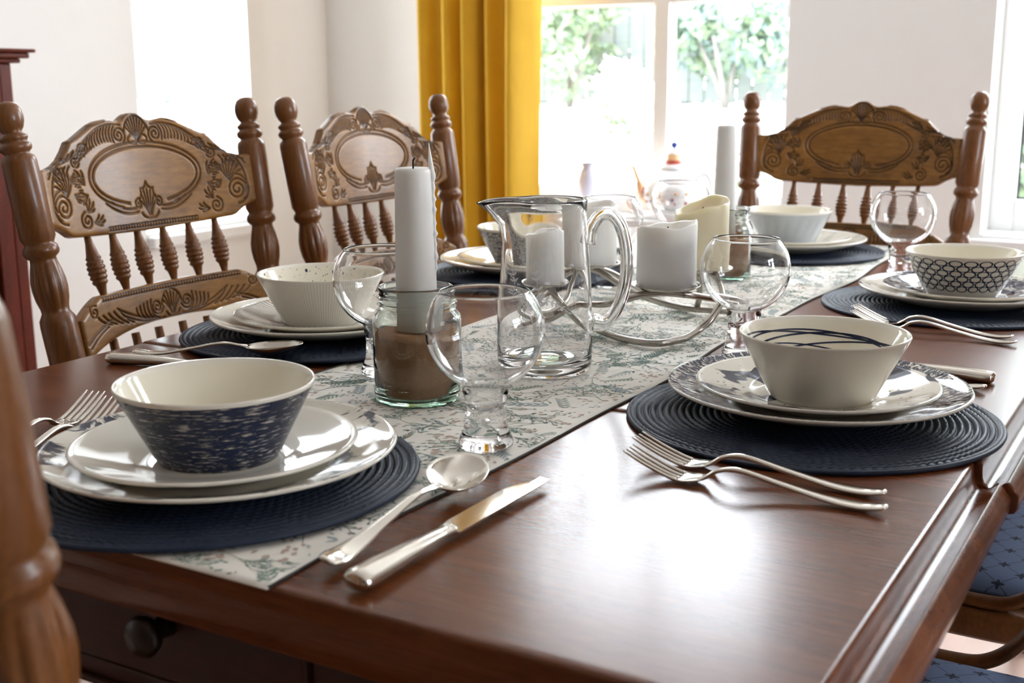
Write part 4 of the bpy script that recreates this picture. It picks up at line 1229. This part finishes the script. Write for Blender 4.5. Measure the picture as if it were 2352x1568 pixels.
def pitcher(x, y):
    root = empty('pitcher', (x, y, RT + .0008), 0, 'tall clear glass pitcher etched with leaf sprigs', 'pitcher')
    sp = Vector((-_rt.x, -_rt.y, 0)).normalized()      # spout points away from the handle
    sa = math.atan2(sp.y, sp.x)
    OUT = [(0, 0), (.046, 0), (.0495, .0012), (.0515, .004), (.0520, .010), (.0525, .022), (.0528, .045), (.0520, .080), (.0500, .110), (.0474, .142), (.0458, .165), (.0456, .180), (.0462, .188), (.0464, .1905), (.0452, .1915), (.0440, .1905)]
    INN = [(.0430, .178), (.0432, .165), (.0451, .142), (.0478, .110), (.0498, .080), (.0506, .045), (.0502, .022), (.0480, .0135), (.040, .0105), (.02, .0095), (0, .0092)]
    def rf(r, z, th):
        d = (th - sa + PI) % (2 * PI) - PI
        k = max(0, (z - .138) / .053)
        f = math.exp(-(d / .42) ** 2)
        return r + .030 * f * k ** 2.2 - .004 * k * math.exp(-((abs(d) - .95) / .3) ** 2)
    g = G().lathe(OUT + INN, 128, rfun=rf)
    # lip drops slightly at the spout
    v2 = []
    for (a, b, c) in g.v:
        d = (math.atan2(b, a) - sa + PI) % (2 * PI) - PI
        k = max(0, (c - .16) / .027)
        v2.append((a, b, c - .003 * k * math.exp(-(d / .3) ** 2)))
    g.v = v2
    g.build('body', M['glass'], root)
    h = -sp
    P = lambda s, z: (h.x * s, h.y * s, z)
    pts = spline([P(.0470, .142), P(.0500, .158), P(.059, .172), P(.072, .174), P(.083, .161), P(.089, .138), P(.090, .112), P(.086, .086), P(.077, .064), P(.066, .053), P(.0535, .054)], 8)
    n = len(pts)
    rad = [.0072 + .0018 * math.exp(-(i / 6) ** 2) + .003 * math.exp(-((n - 1 - i) / 8) ** 2) for i in range(n)]
    pts2 = spline([P(.056, .055), P(.060, .066), P(.068, .072), P(.071, .066), P(.067, .062)], 6)
    G().tube(pts, rad, 20, flat=(1.0, .85), upv=(h.y, -h.x, 0)).build('handle', M['glass'], root)
    curl = G().tube(pts2, [.0055] * 12 + [.005] * (len(pts2) - 12), 14)
    # etched sprigs on the side facing the table end
    va = sa + PI / 2 if Vector((cos(sa + PI / 2), sin(sa + PI / 2), 0)).dot(Vector((-x, -y, 0))) > 0 else sa - PI / 2
    sgn = 1 if ((va - sa + PI) % (2 * PI) - PI) > 0 else -1
    e = G()
    def S(s, z):      # s: metres to the handle side of the facing line
        r = interp(z, [q[1] for q in OUT[4:13]], [q[0] for q in OUT[4:13]]) + .0003
        a = va + sgn * math.asin(max(-.98, min(.98, s / .0535)))
        return (r * cos(a), r * sin(a), z)
    def lf(s, z, a, L, w):
        w = w * .8
        pts = [(0, 0), (.3, w), (.65, w * .85), (1, 0), (.65, -w * .85), (.3, -w)]
        q = [(s + (p[0] * cos(a) - p[1] * sin(a)) * L, z + (p[0] * sin(a) + p[1] * cos(a)) * L) for p in pts]
        e.add([S(*k) for k in q], [(0, 1, 2, 3), (0, 3, 4, 5)])
    def stem(pts, w=.0004):
        for (s0, z0), (s1, z1) in zip(pts[:-1], pts[1:]):
            L = math.hypot(s1 - s0, z1 - z0); a, b = -(z1 - z0) / L * w, (s1 - s0) / L * w
            e.add([S(s0 + a, z0 + b), S(s1 + a, z1 + b), S(s1 - a, z1 - b), S(s0 - a, z0 - b)], [(0, 1, 2, 3)])
    def frond(p0, p1, p2, n, L):
        c = bez(p0, p1, p2, 20); stem(c)
        for k in range(n):
            i = 3 + int(k * 16 / n); a = math.atan2(c[min(i + 1, 19)][1] - c[i - 1][1], c[min(i + 1, 19)][0] - c[i - 1][0])
            l = L * (1 - .5 * k / n)
            lf(*c[i], a + .95, l, .22); lf(*c[i], a - .95, l, .22)
        lf(*c[-1], a, L * .6, .22)
    frond((-.006, .070), (-.008, .105), (-.019, .136), 6, .0088)
    frond((-.033, .090), (-.036, .108), (-.043, .132), 6, .0075)
    frond((-.018, .087), (.001, .094), (.024, .074), 6, .0078)
    frond((-.004, .064), (.008, .058), (.026, .046), 4, .0070)
    stem(bez((-.049, .118), (-.024, .102), (-.002, .062), 14)); stem(bez((-.006, .072), (-.004, .05), (.006, .036), 10)); stem(bez((-.020, .097), (-.020, .09), (-.018, .086), 5))
    for k in range(10):
        a = 2 * PI * k / 10; lf(-.0235 + .0006 * cos(a), .097 + .0006 * sin(a), a, .0024, .35)
    em = plain('frosted_etching', (.82, .84, .86), .6)
    e.build('etching', em, root, smooth=False)
pitcher(-.634, 1.158)

def jar(x, y, rz, lab, sl, candle_d):
    root = empty('glass_jar', (x, y, RT), rz, lab, 'jar', 'glass jars of brown sand holding candles')
    OUT = [(0, .0015), (.036, .0015), (.038, .0), (.0425, .0018), (.0440, .006), (.0442, .012), (.0432, .018), (.0437, .026), (.0440, .05), (.0440, .084), (.0425, .0905), (.0385, .0950), (.0375, .0975), (.0392, .0995), (.0372, .1015), (.0372, .1045), (.0392, .1065), (.0372, .1085), (.0370, .1130), (.0380, .1150), (.0378, .1170), (.0362, .1180), (.0350, .1170)]
    INN = [(.0350, .0975), (.0362, .0935), (.0405, .0880), (.0420, .083), (.0420, .05), (.0416, .010), (.038, .0055), (0, .0055)]
    g = G().lathe(OUT + INN, 96, [1 if i < 4 else 0 for i in range(len(OUT + INN) - 1)])
    g.build('jar_glass', [M['jarglass'], M['jarfoot']], root)
    g = G().lathe([(0, .0062), (.037, .0062), (.0412, .011), (.0414, .066), (.0405, .0685), (.03, .0710), (.0, .0720)], 64)
    g.v = [(a, b, c + (.0035 * a / .04 if c > .05 else 0) + (rng.normal(0, .0003) if c > .06 else 0)) for a, b, c in g.v]
    o = g.build('sand', M['sand']); o.location = (x, y, RT); o.rotation_euler = (0, 0, rz)
    tag(o, sl, 'sand', 'sand filling the glass jars', 'stuff')
jar(-.688, .984, R(200), 'glass jar with brown sand and a green foot, standing behind the nearest goblet', 'brown sand filling the near glass jar around the tall candle', 0)
jar(-.683, 1.856, R(20), 'glass jar with brown sand at the far end, behind the cream pillar candle', 'brown sand in the far glass jar behind the candles', 0)

def tall_candle(x, y, r0, r1, z0, z1, lab, drips, lean=(0, 0)):
    root = empty('taper_candle', (x, y, z0), 0, lab, 'candle', 'tall white candles in jars of sand')
    H = z1 - z0
    g = G().lathe([(0, 0), (r0, 0), (r0, H * .3), ((r0 + r1) / 2, H * .7), (r1, H - .006), (r1 * .96, H - .002), (r1 * .85, H), (r1 * .4, H - .0015), (0, H - .002)], 40, rfun=(lambda r, z, th: r * (1 - .03 * cos(4 * th))))
    g.v = [(a + lean[0] * c / H, b + lean[1] * c / H, c) for a, b, c in g.v]
    g.build('wax_body', M['wax'], root)
    k = Vector((lean[0], lean[1], H))
    if drips:
        d = Vector((_rt.x, _rt.y, 0)).normalized(); rr = random.Random(2)
        g = G(); pts = []; rad = []
        n = 40
        for i in range(n + 1):
            z = H * .30 + (H + .024 - H * .30) * i / n
            off = r0 + (r1 - r0) * min(1, z / H) - .0004
            bm = .0016 * max(0, sin(i * 1.9) + .4 * sin(i * .83 + 2)) * (z < H)
            rd = .0026 + bm
            if z > H - .004: rd = max(.0003, .0032 * (1 - (z - H + .004) / .030)); off -= .002 * (z - H + .004) / .03
            if i < 5: rd *= (i + .5) / 5
            pts.append(Vector((0, 0, z)) + d * off + Vector((lean[0], lean[1], 0)) * (z / H)); rad.append(rd)
        g.tube(pts, rad, 12, upv=(d.y, -d.x, .01))
        g.build('wax_drip', M['wax'], root)
    w = G().tube(spline([(k.x, k.y, H - .003), (k.x, k.y, H + .003), (k.x + .0003, k.y, H + .007), (k.x + .0018, k.y + .001, H + .010)], 5), [.0009] * 15 + [.0005], 8)
    w.build('wick', M['wick'], root)
tall_candle(-.687, .985, .0200, .0182, RT + .0728, 0.9865, 'tall white candle with a wax spike, standing in the near jar of sand', True, (-.001, 0))
tall_candle(-.688, 1.862, .0180, .0160, RT + .0728, 1.000, 'tall plain white candle at the far end, in front of the window', False)

def pillar(x, y, r, z0, h, mat, seed, lab, tilt=0., dip=.004, scoop=.012):
    root = empty('pillar_candle', (x, y, z0), 0, lab, 'candle', 'pillar candles on the metal holder')
    rr = random.Random(seed); ph = [rr.uniform(0, 6.28) for _ in range(4)]
    def top(th): return h + dip * (sin(th + ph[0]) + .5 * sin(2 * th + ph[1]) + .35 * sin(3 * th + ph[2]) + .2 * sin(7 * th + ph[3])) + tilt * cos(th - ph[0])
    seg = 72; rows = [(0, 0, 0), (1.0 - .03, 0, 0), (1., .02, 0), (1.005, .25, 0), (1., .6, 0), (1.002, .9, 0), (1., .975, 0), (.975, 1., 0), (.93, 1., -.0008), (.86, 1., -.005), (.72, 1., -scoop * .8), (.45, 1., -scoop), (0, None, h - scoop)]
    V = []; idx = []
    for k_, f, dz in rows:
        if k_ == 0:
            idx.append([len(V)] * seg); V.append((0, 0, dz)); continue
        row = []
        for s_ in range(seg):
            th = 2 * PI * s_ / seg; wob = 1 + .006 * sin(5 * th + ph[1]) * (f or 0) + .008 * sin(9 * th + ph[2]) * (f > .9)
            row.append(len(V)); z = (top(th) * f + dz) if k_ > .8 or f < .99 else (h + (top(th) - h) * (k_ / .9) ** 2 + dz)
            V.append((r * k_ * wob * cos(th), r * k_ * wob * sin(th), z))
        idx.append(row)
    F = []
    for i in range(len(rows) - 1):
        for s_ in range(seg):
            f = list(dict.fromkeys([idx[i][s_], idx[i][(s_ + 1) % seg], idx[i + 1][(s_ + 1) % seg], idx[i + 1][s_]]))
            if len(f) > 2: F.append(tuple(f))
    g = G().add(V, F)
    for _ in range(5):      # wax runs at the foot
        a = rr.uniform(0, 6.28); g.sphere((r * 1.0 * cos(a), r * 1.0 * sin(a), .003), .0035, 10, sc=(1.5, 1.5, .8))
    g.build('wax_body', mat, root)
    G().tube([(0, 0, h - scoop - .001), (0, 0, h - scoop + .006), (.0012, .0005, h - scoop + .0095)], [.0011, .001, .0006], 8).build('wick', M['wick'], root)
DISH = [('a', -.713, 1.302, .0270), ('d', -.571, 1.350, .0362), ('c', -.735, 1.475, .034), ('e', -.586, 1.502, .0355)]
DZ = .8225
pillar(-.713, 1.302, .0265, DZ + .0016, .0660, M['wax'], 3, 'small white pillar candle seen through the etched side of the pitcher', 0, .003)
pillar(-.571, 1.350, .0362, DZ + .0016, .0755, M['wax'], 8, 'wide white pillar candle at the front right of the holder', 0, .0035)
pillar(-.735, 1.475, .0340, DZ + .0016, .0800, M['wax'], 13, 'white pillar candle seen through the pitcher handle', .003, .003)
pillar(-.586, 1.502, .0355, DZ + .0016, .0850, M['wax_cream'], 21, 'cream yellow pillar candle with a slanted melted top, at the back right', .006, .004)

hold = empty('candle_holder', (-.65, 1.40, RT), 0, 'curved brushed metal candle holder carrying four pillar candles', 'candle holder')
def hv(p): return (p[0] + .65, p[1] - 1.40, p[2] - RT)
rods = [
    [(-.7050, 1.300, .8185), (-.6875, 1.3001, .801), (-.6844, 1.3272, .782), (-.6766, 1.3461, .768), (-.6585, 1.3496, .7595), (-.6261, 1.3327, .7570), (-.5918, 1.3224, .7570), (-.5688, 1.3237, .7575), (-.5556, 1.3453, .7580), (-.5465, 1.3606, .760), (-.5398, 1.3832, .766), (-.5289, 1.400, .780), (-.530, 1.430, .797), (-.555, 1.475, .813), (-.586, 1.502, .8185)],
    [(-.7598, 1.3515, .7585), (-.7386, 1.3641, .765), (-.7062, 1.3596, .782), (-.6734, 1.3356, .795), (-.6327, 1.308, .803), (-.6084, 1.310, .810), (-.5878, 1.3212, .8165), (-.5676, 1.3402, .8175), (-.5453, 1.358, .814), (-.5306, 1.3932, .806), (-.518, 1.4419, .795), (-.520, 1.50, .778), (-.540, 1.54, .763), (-.575, 1.555, .7585)],
    [(-.713, 1.302, .8180), (-.735, 1.305, .808), (-.752, 1.318, .788), (-.735, 1.345, .776), (-.728, 1.392, .784), (-.739, 1.440, .800), (-.738, 1.475, .8175), (-.728, 1.52, .806), (-.700, 1.555, .780), (-.660, 1.565, .760), (-.62, 1.56, .7585), (-.60, 1.535, .775), (-.588, 1.505, .8175)],
    [(-.575, 1.555, .7585), (-.63, 1.53, .764), (-.68, 1.495, .785), (-.735, 1.475, .8165), (-.775, 1.455, .800), (-.792, 1.42, .775), (-.785, 1.38, .7605), (-.7598, 1.3515, .7585)]]
g = G()
for r_ in rods: g.tube([hv(p) for p in spline(r_, 8)], .0045, 14)
for (_, x, y, r) in DISH: g.lathe([(0, 0), (.006, 0), (.006, .004), (0, .004)], 16, T=Matrix.Translation(hv((x, y, .8165))))
g.build('rod', M['nickel'], hold)
for (_, x, y, r) in DISH:
    R_ = r + .006
    G().lathe([(0, -.001), (R_ * .6, -.001), (R_ * .9, .0005), (R_, .0035), (R_ + .0006, .0042), (R_ - .0005, .0045), (R_ * .9, .0018), (R_ * .6, .0008), (0, .0008)], 56, T=Matrix.Translation(hv((x, y, DZ - .0003)))).build('dish', M['nickel'], hold)
# ------------------------------------------------------------------ cutlery (local +x = towards the working end, length 0..L)
def tag_cut(o, loc, ang, lab, cat, grp):
    o.location = loc; o.rotation_euler = (0, 0, ang)
    return tag(o, lab, cat, grp)
def fork_mesh():
    g = G()
    hs = spline([(0, 0, .0058), (.008, 0, .0042), (.022, 0, .0030), (.045, 0, .0042), (.080, 0, .0098), (.108, 0, .0150), (.122, 0, .0155), (.134, 0, .0125), (.142, 0, .0070), (.148, 0, .0040)], 6)
    n = len(hs); rad = []
    for i, p in enumerate(hs):
        x = p.x; rad.append(interp(x, [0, .003, .012, .03, .06, .10, .128, .140, .148], [.0045, .0068, .0082, .0074, .0048, .0034, .0030, .0042, .0090]))
    fl = [(1, interp(p.x, [0, .03, .08, .12, .14, .148], [.28, .30, .50, .72, .42, .16])) for p in hs]
    g.tube(hs, rad, 16, flat=fl)
    # shoulder plate and four tines, curved
    cz = lambda x: .0040 - .0026 * sin(min(1, (x - .148) / .020) * PI * .5) + max(0, x - .158) ** 1.4 * 1.12
    V = []; F = []
    xs = np.linspace(.146, .166, 8)
    for x in xs:
        w = interp(x, [.146, .152, .160, .166], [.0085, .0108, .0118, .0118])
        for k in range(7):
            y = -w + 2 * w * k / 6; V.append((x, y, cz(x) + .9 * y * y * 8 + .0006))
        for k in range(7):
            y = -w + 2 * w * k / 6; V.append((x, y, cz(x) + .9 * y * y * 8 - .0008))
    for i in range(7):
        a, b = i * 14, (i + 1) * 14
        for k in range(6):
            F.append((a + k, b + k, b + k + 1, a + k + 1)); F.append((a + 7 + k, a + 8 + k, b + 8 + k, b + 7 + k))
        F.append((a, a + 7, b + 7, b)); F.append((a + 6, b + 6, b + 13, a + 13))
    F.append(tuple(range(0, 7)) + tuple(range(13, 6, -1))); F.append(tuple(98 + k for k in range(6, -1, -1)) + tuple(98 + k for k in range(7, 14)))
    g.add(V, F)
    for k in range(4):
        y0 = -.0100 + k * .00667
        pts = [(x, y0 * (1 + .0 * x), cz(x) + 5.5 * y0 * y0) for x in np.linspace(.164, .212, 14)]
        rad = [interp(q[0], [.164, .20, .212], [.0021, .0016, .0009]) for q in pts]
        g.tube(pts, rad, 8, flat=(1.0, .75))
    return g
fork0 = fork_mesh().build('fork', M['steel'])
fork0.data.name = 'fork'
def put(o0, first, x0, y0, x1, y1, L, lab, cat, grp, z=TZ, along=0.):
    o = o0 if first else o0.copy()
    if not first: COL.objects.link(o)
    a = math.atan2(y1 - y0, x1 - x0)
    return tag_cut(o, (x0, y0, z), a, lab, cat, grp)
FG = 'dinner forks beside the plates'
FK = [(-.885, .588, -.942, .790, 'fork on the far left of the near setting, close to the foreground post'),
      (-.848, .583, -.908, .784, 'fork half hidden under the rim of the nearest dinner plate'),
      (-.190, .880, -.396, .878, 'lower of the two forks on the bare tabletop at the near right'),
      (-.199, .914, -.386, .916, 'upper of the two forks at the near right, just touching the placemat'),
      (-.193, 1.552, -.398, 1.586, 'lower of the two forks behind the bowl with navy lines'),
      (-.202, 1.584, -.400, 1.622, 'upper of the two forks behind the bowl with navy lines')]
for i, (a, b, c, d, lab) in enumerate(FK):
    z = TZ + .0002
    o = put(fork0, i == 0, a, b, c, d, .21, lab, 'fork', FG, z)
    o.name = 'fork'

def spoon_mesh():
    g = G()
    hs = spline([(0, 0, .0068), (.008, 0, .0050), (.022, 0, .0032), (.045, 0, .0042), (.080, 0, .0098), (.108, 0, .0145), (.124, 0, .0148), (.136, 0, .0130), (.147, 0, .0118)], 6)
    rad = [interp(p.x, [0, .003, .012, .03, .06, .10, .128, .140, .147], [.0045, .0075, .0092, .0076, .0046, .0031, .0028, .0036, .0055]) for p in hs]
    fl = [(1, interp(p.x, [0, .03, .08, .12, .146], [.28, .30, .50, .66, .32])) for p in hs]
    g.tube(hs, rad, 16, flat=fl)
    # bowl: egg shaped shell
    nu, nv_ = 12, 40; V = []
    for side in (0, 1):
        for i in range(nu + 1):
            s_ = i / nu
            for k in range(nv_):
                a = 2 * PI * k / nv_
                L = .0355; w = .0212 * (1 - .10 * cos(a))
                x = .1795 + L * s_ * cos(a); y = w * s_ * sin(a)
                rim = .0140 + .0014 * cos(a)
                z = rim - (1 - s_ ** 2.2) * .0122 - (.0011 if side else 0)
                V.append((x, y, z))
    F = []
    for side in (0, 1):
        o_ = side * (nu + 1) * nv_
        for i in range(nu):
            for k in range(nv_):
                a, b, c, d = o_ + i * nv_ + k, o_ + i * nv_ + (k + 1) % nv_, o_ + (i + 1) * nv_ + (k + 1) % nv_, o_ + (i + 1) * nv_ + k
                F.append((a, d, c, b) if side == 0 else (a, b, c, d))
    o1 = nu * nv_; o2 = (nu + 1) * nv_ + nu * nv_
    for k in range(nv_): F.append((o1 + k, o2 + k, o2 + (k + 1) % nv_, o1 + (k + 1) % nv_))
    g.add(V, F)
    return g
sp0 = spoon_mesh().build('spoon', M['steel'])
for i, (a, b, c, d, z, lab) in enumerate([
    (-.486, .582, -.500, .790, TZ + .0036, 'spoon with its bowl on the runner edge, nearest the camera'),
    (-.188, 1.298, -.40, 1.335, TZ + .0002, 'spoon whose handle tip shows behind the near right dinner plate'),
    (-1.092, .978, -.930, 1.030, TZ + .0032, 'spoon on the left side, resting beside a knife near the streaked bowl')]):
    o = put(sp0, i == 0, a, b, c, d, .21, lab, 'spoon', 'spoons beside the plates', z); o.name = 'spoon'
    if i == 2: o.rotation_euler = (0, R(-2.4), o.rotation_euler[2])
    if i == 0: o.rotation_euler = (R(17), R(-1.0), o.rotation_euler[2])
def make_knife():
    root = empty('dinner_knife', (0, 0, 0))
    hs = [(0, 0, .0062), (.002, 0, .0062), (.008, 0, .0062), (.03, 0, .0062), (.06, 0, .0060), (.085, 0, .0055), (.100, 0, .0050), (.108, 0, .0045), (.112, 0, .0045), (.116, 0, .0045)]
    rad = [.0060, .0098, .0112, .0106, .0088, .0070, .0060, .0062, .0070, .0050]
    g = G().tube(spline(hs, 5), [interp(i, range(0, 50, 5), rad) for i in range(46)], 20, flat=(1, .62))
    g.build('handle', M['steel'], root)
    V = []; F = []
    xs = np.linspace(.110, .245, 30)
    for x in xs:
        u = (x - .108) / .137
        top = .0086 - .0010 * max(0, (u - .9) / .1) ** 2; bot = -.0095 + .0025 * max(0, (.12 - u) / .12) + .0168 * max(0, (u - .62) / .38) ** 2.1
        top *= 1.08; bot *= 1.08
        t0 = .0011 * (1 - .6 * u)
        V += [(x, -top, .0045 + t0), (x, -top, .0045 - t0), (x, 0, .0045 - t0 * .9), (x, -bot, .0045 - .00015), (x, -bot, .0045 + .00015), (x, 0, .0045 + t0 * .9)]
    for i in range(29):
        for k in range(6): F.append((i * 6 + k, (i + 1) * 6 + k, (i + 1) * 6 + (k + 1) % 6, i * 6 + (k + 1) % 6))
    F.append(tuple(range(5, -1, -1))); F.append(tuple(29 * 6 + k for k in range(6)))
    shade_flatish(mk('blade', V, F, M['steel'], root), 8)
    return root
kn0 = make_knife()
for i, (a, b, c, d, rx, z, lab) in enumerate([
    (-.449, .566, -.449, .818, R(4), TZ + .0022, 'table knife on the bare tabletop beside the nearest spoon'),
    (-.186, 1.340, -.42, 1.385, 0, TZ + .0006, 'table knife whose handle shows behind the near right dinner plate'),
    (-1.100, .946, -.86, 1.010, 0, TZ + .0006, 'table knife on the left side, behind the streaked bowl')]):
    o = kn0 if i == 0 else copy_tree(kn0)
    o.name = 'dinner_knife'
    o.location = (a, b, z); o.rotation_euler = (rx, 0, math.atan2(d - b, c - a))
    tag(o, lab, 'knife', 'table knives beside the plates')
# ------------------------------------------------------------------ things on the window sill
SZ = SILL + .0125
M['porc'] = plain('white_porcelain', (.82, .82, .82), .15)
M['p_red'] = plain('enamel_red', (.45, .05, .03), .3)
M['p_orange'] = plain('enamel_orange', (.85, .52, .28), .3)
M['p_blue'] = plain('enamel_blue', (.06, .08, .40), .3)
M['p_lilac'] = plain('lilac_glaze', (.60, .60, .74), .3)
M['p_pink'] = plain('enamel_pink', (.55, .16, .18), .3)
tp = empty('teapot', (-1.452, 3.475, SZ - .010), 0, 'white porcelain teapot with painted flowers and a blue lid knob on the window sill', 'teapot')
g = G().lathe([(0, 0), (.045, 0), (.048, .006), (.075, .03), (.092, .065), (.090, .10), (.072, .130), (.05, .142), (.046, .146), (0, .146)], 48)
for k in range(26):
    a = rng.uniform(0, 2 * PI); z = rng.uniform(.04, .115); r = interp(z, [.03, .065, .10, .13], [.075, .092, .090, .072])
    g.sphere((r * cos(a), r * sin(a), z), rng.uniform(.004, .008), 8, int(rng.integers(1, 5)))
g.build('body', [M['porc'], M['p_red'], M['p_orange'], M['p_blue'], M['p_pink']], tp)
ld = G().lathe([(0, .146), (.047, .146), (.045, .155), (.034, .164), (.030, .170), (.026, .176), (.024, .195), (.014, .205), (.006, .210), (0, .212)], 40, [0, 0, 0, 1, 1, 2, 0, 0, 0]).build('lid', [M['porc'], M['p_red'], M['p_orange']], tp)
G().sphere((0, 0, .222), .011, 14).build('knob', M['p_blue'], ld)
G().tube(spline([(-.080, 0, .05), (-.105, 0, .07), (-.118, 0, .11), (-.138, 0, .155)], 6), [.016] * 6 + [.012] * 6 + [.007] * 7, 14).build('spout', [M['p_orange']], tp)
G().tube(spline([(.075, 0, .125), (.105, 0, .135), (.122, 0, .105), (.115, 0, .065), (.088, 0, .05)], 6), .007, 10).build('handle', M['porc'], tp)
vs = G().lathe([(0, 0), (.022, 0), (.024, .004), (.016, .02), (.028, .06), (.034, .09), (.026, .12), (.018, .135), (.026, .150), (.024, .150), (.016, .135), (0, .130)], 32).build('vase', M['p_lilac'])
vs.location = (-1.755, 3.49, SZ); tag(vs, 'small pale lilac vase on the window sill above the pitcher', 'vase')
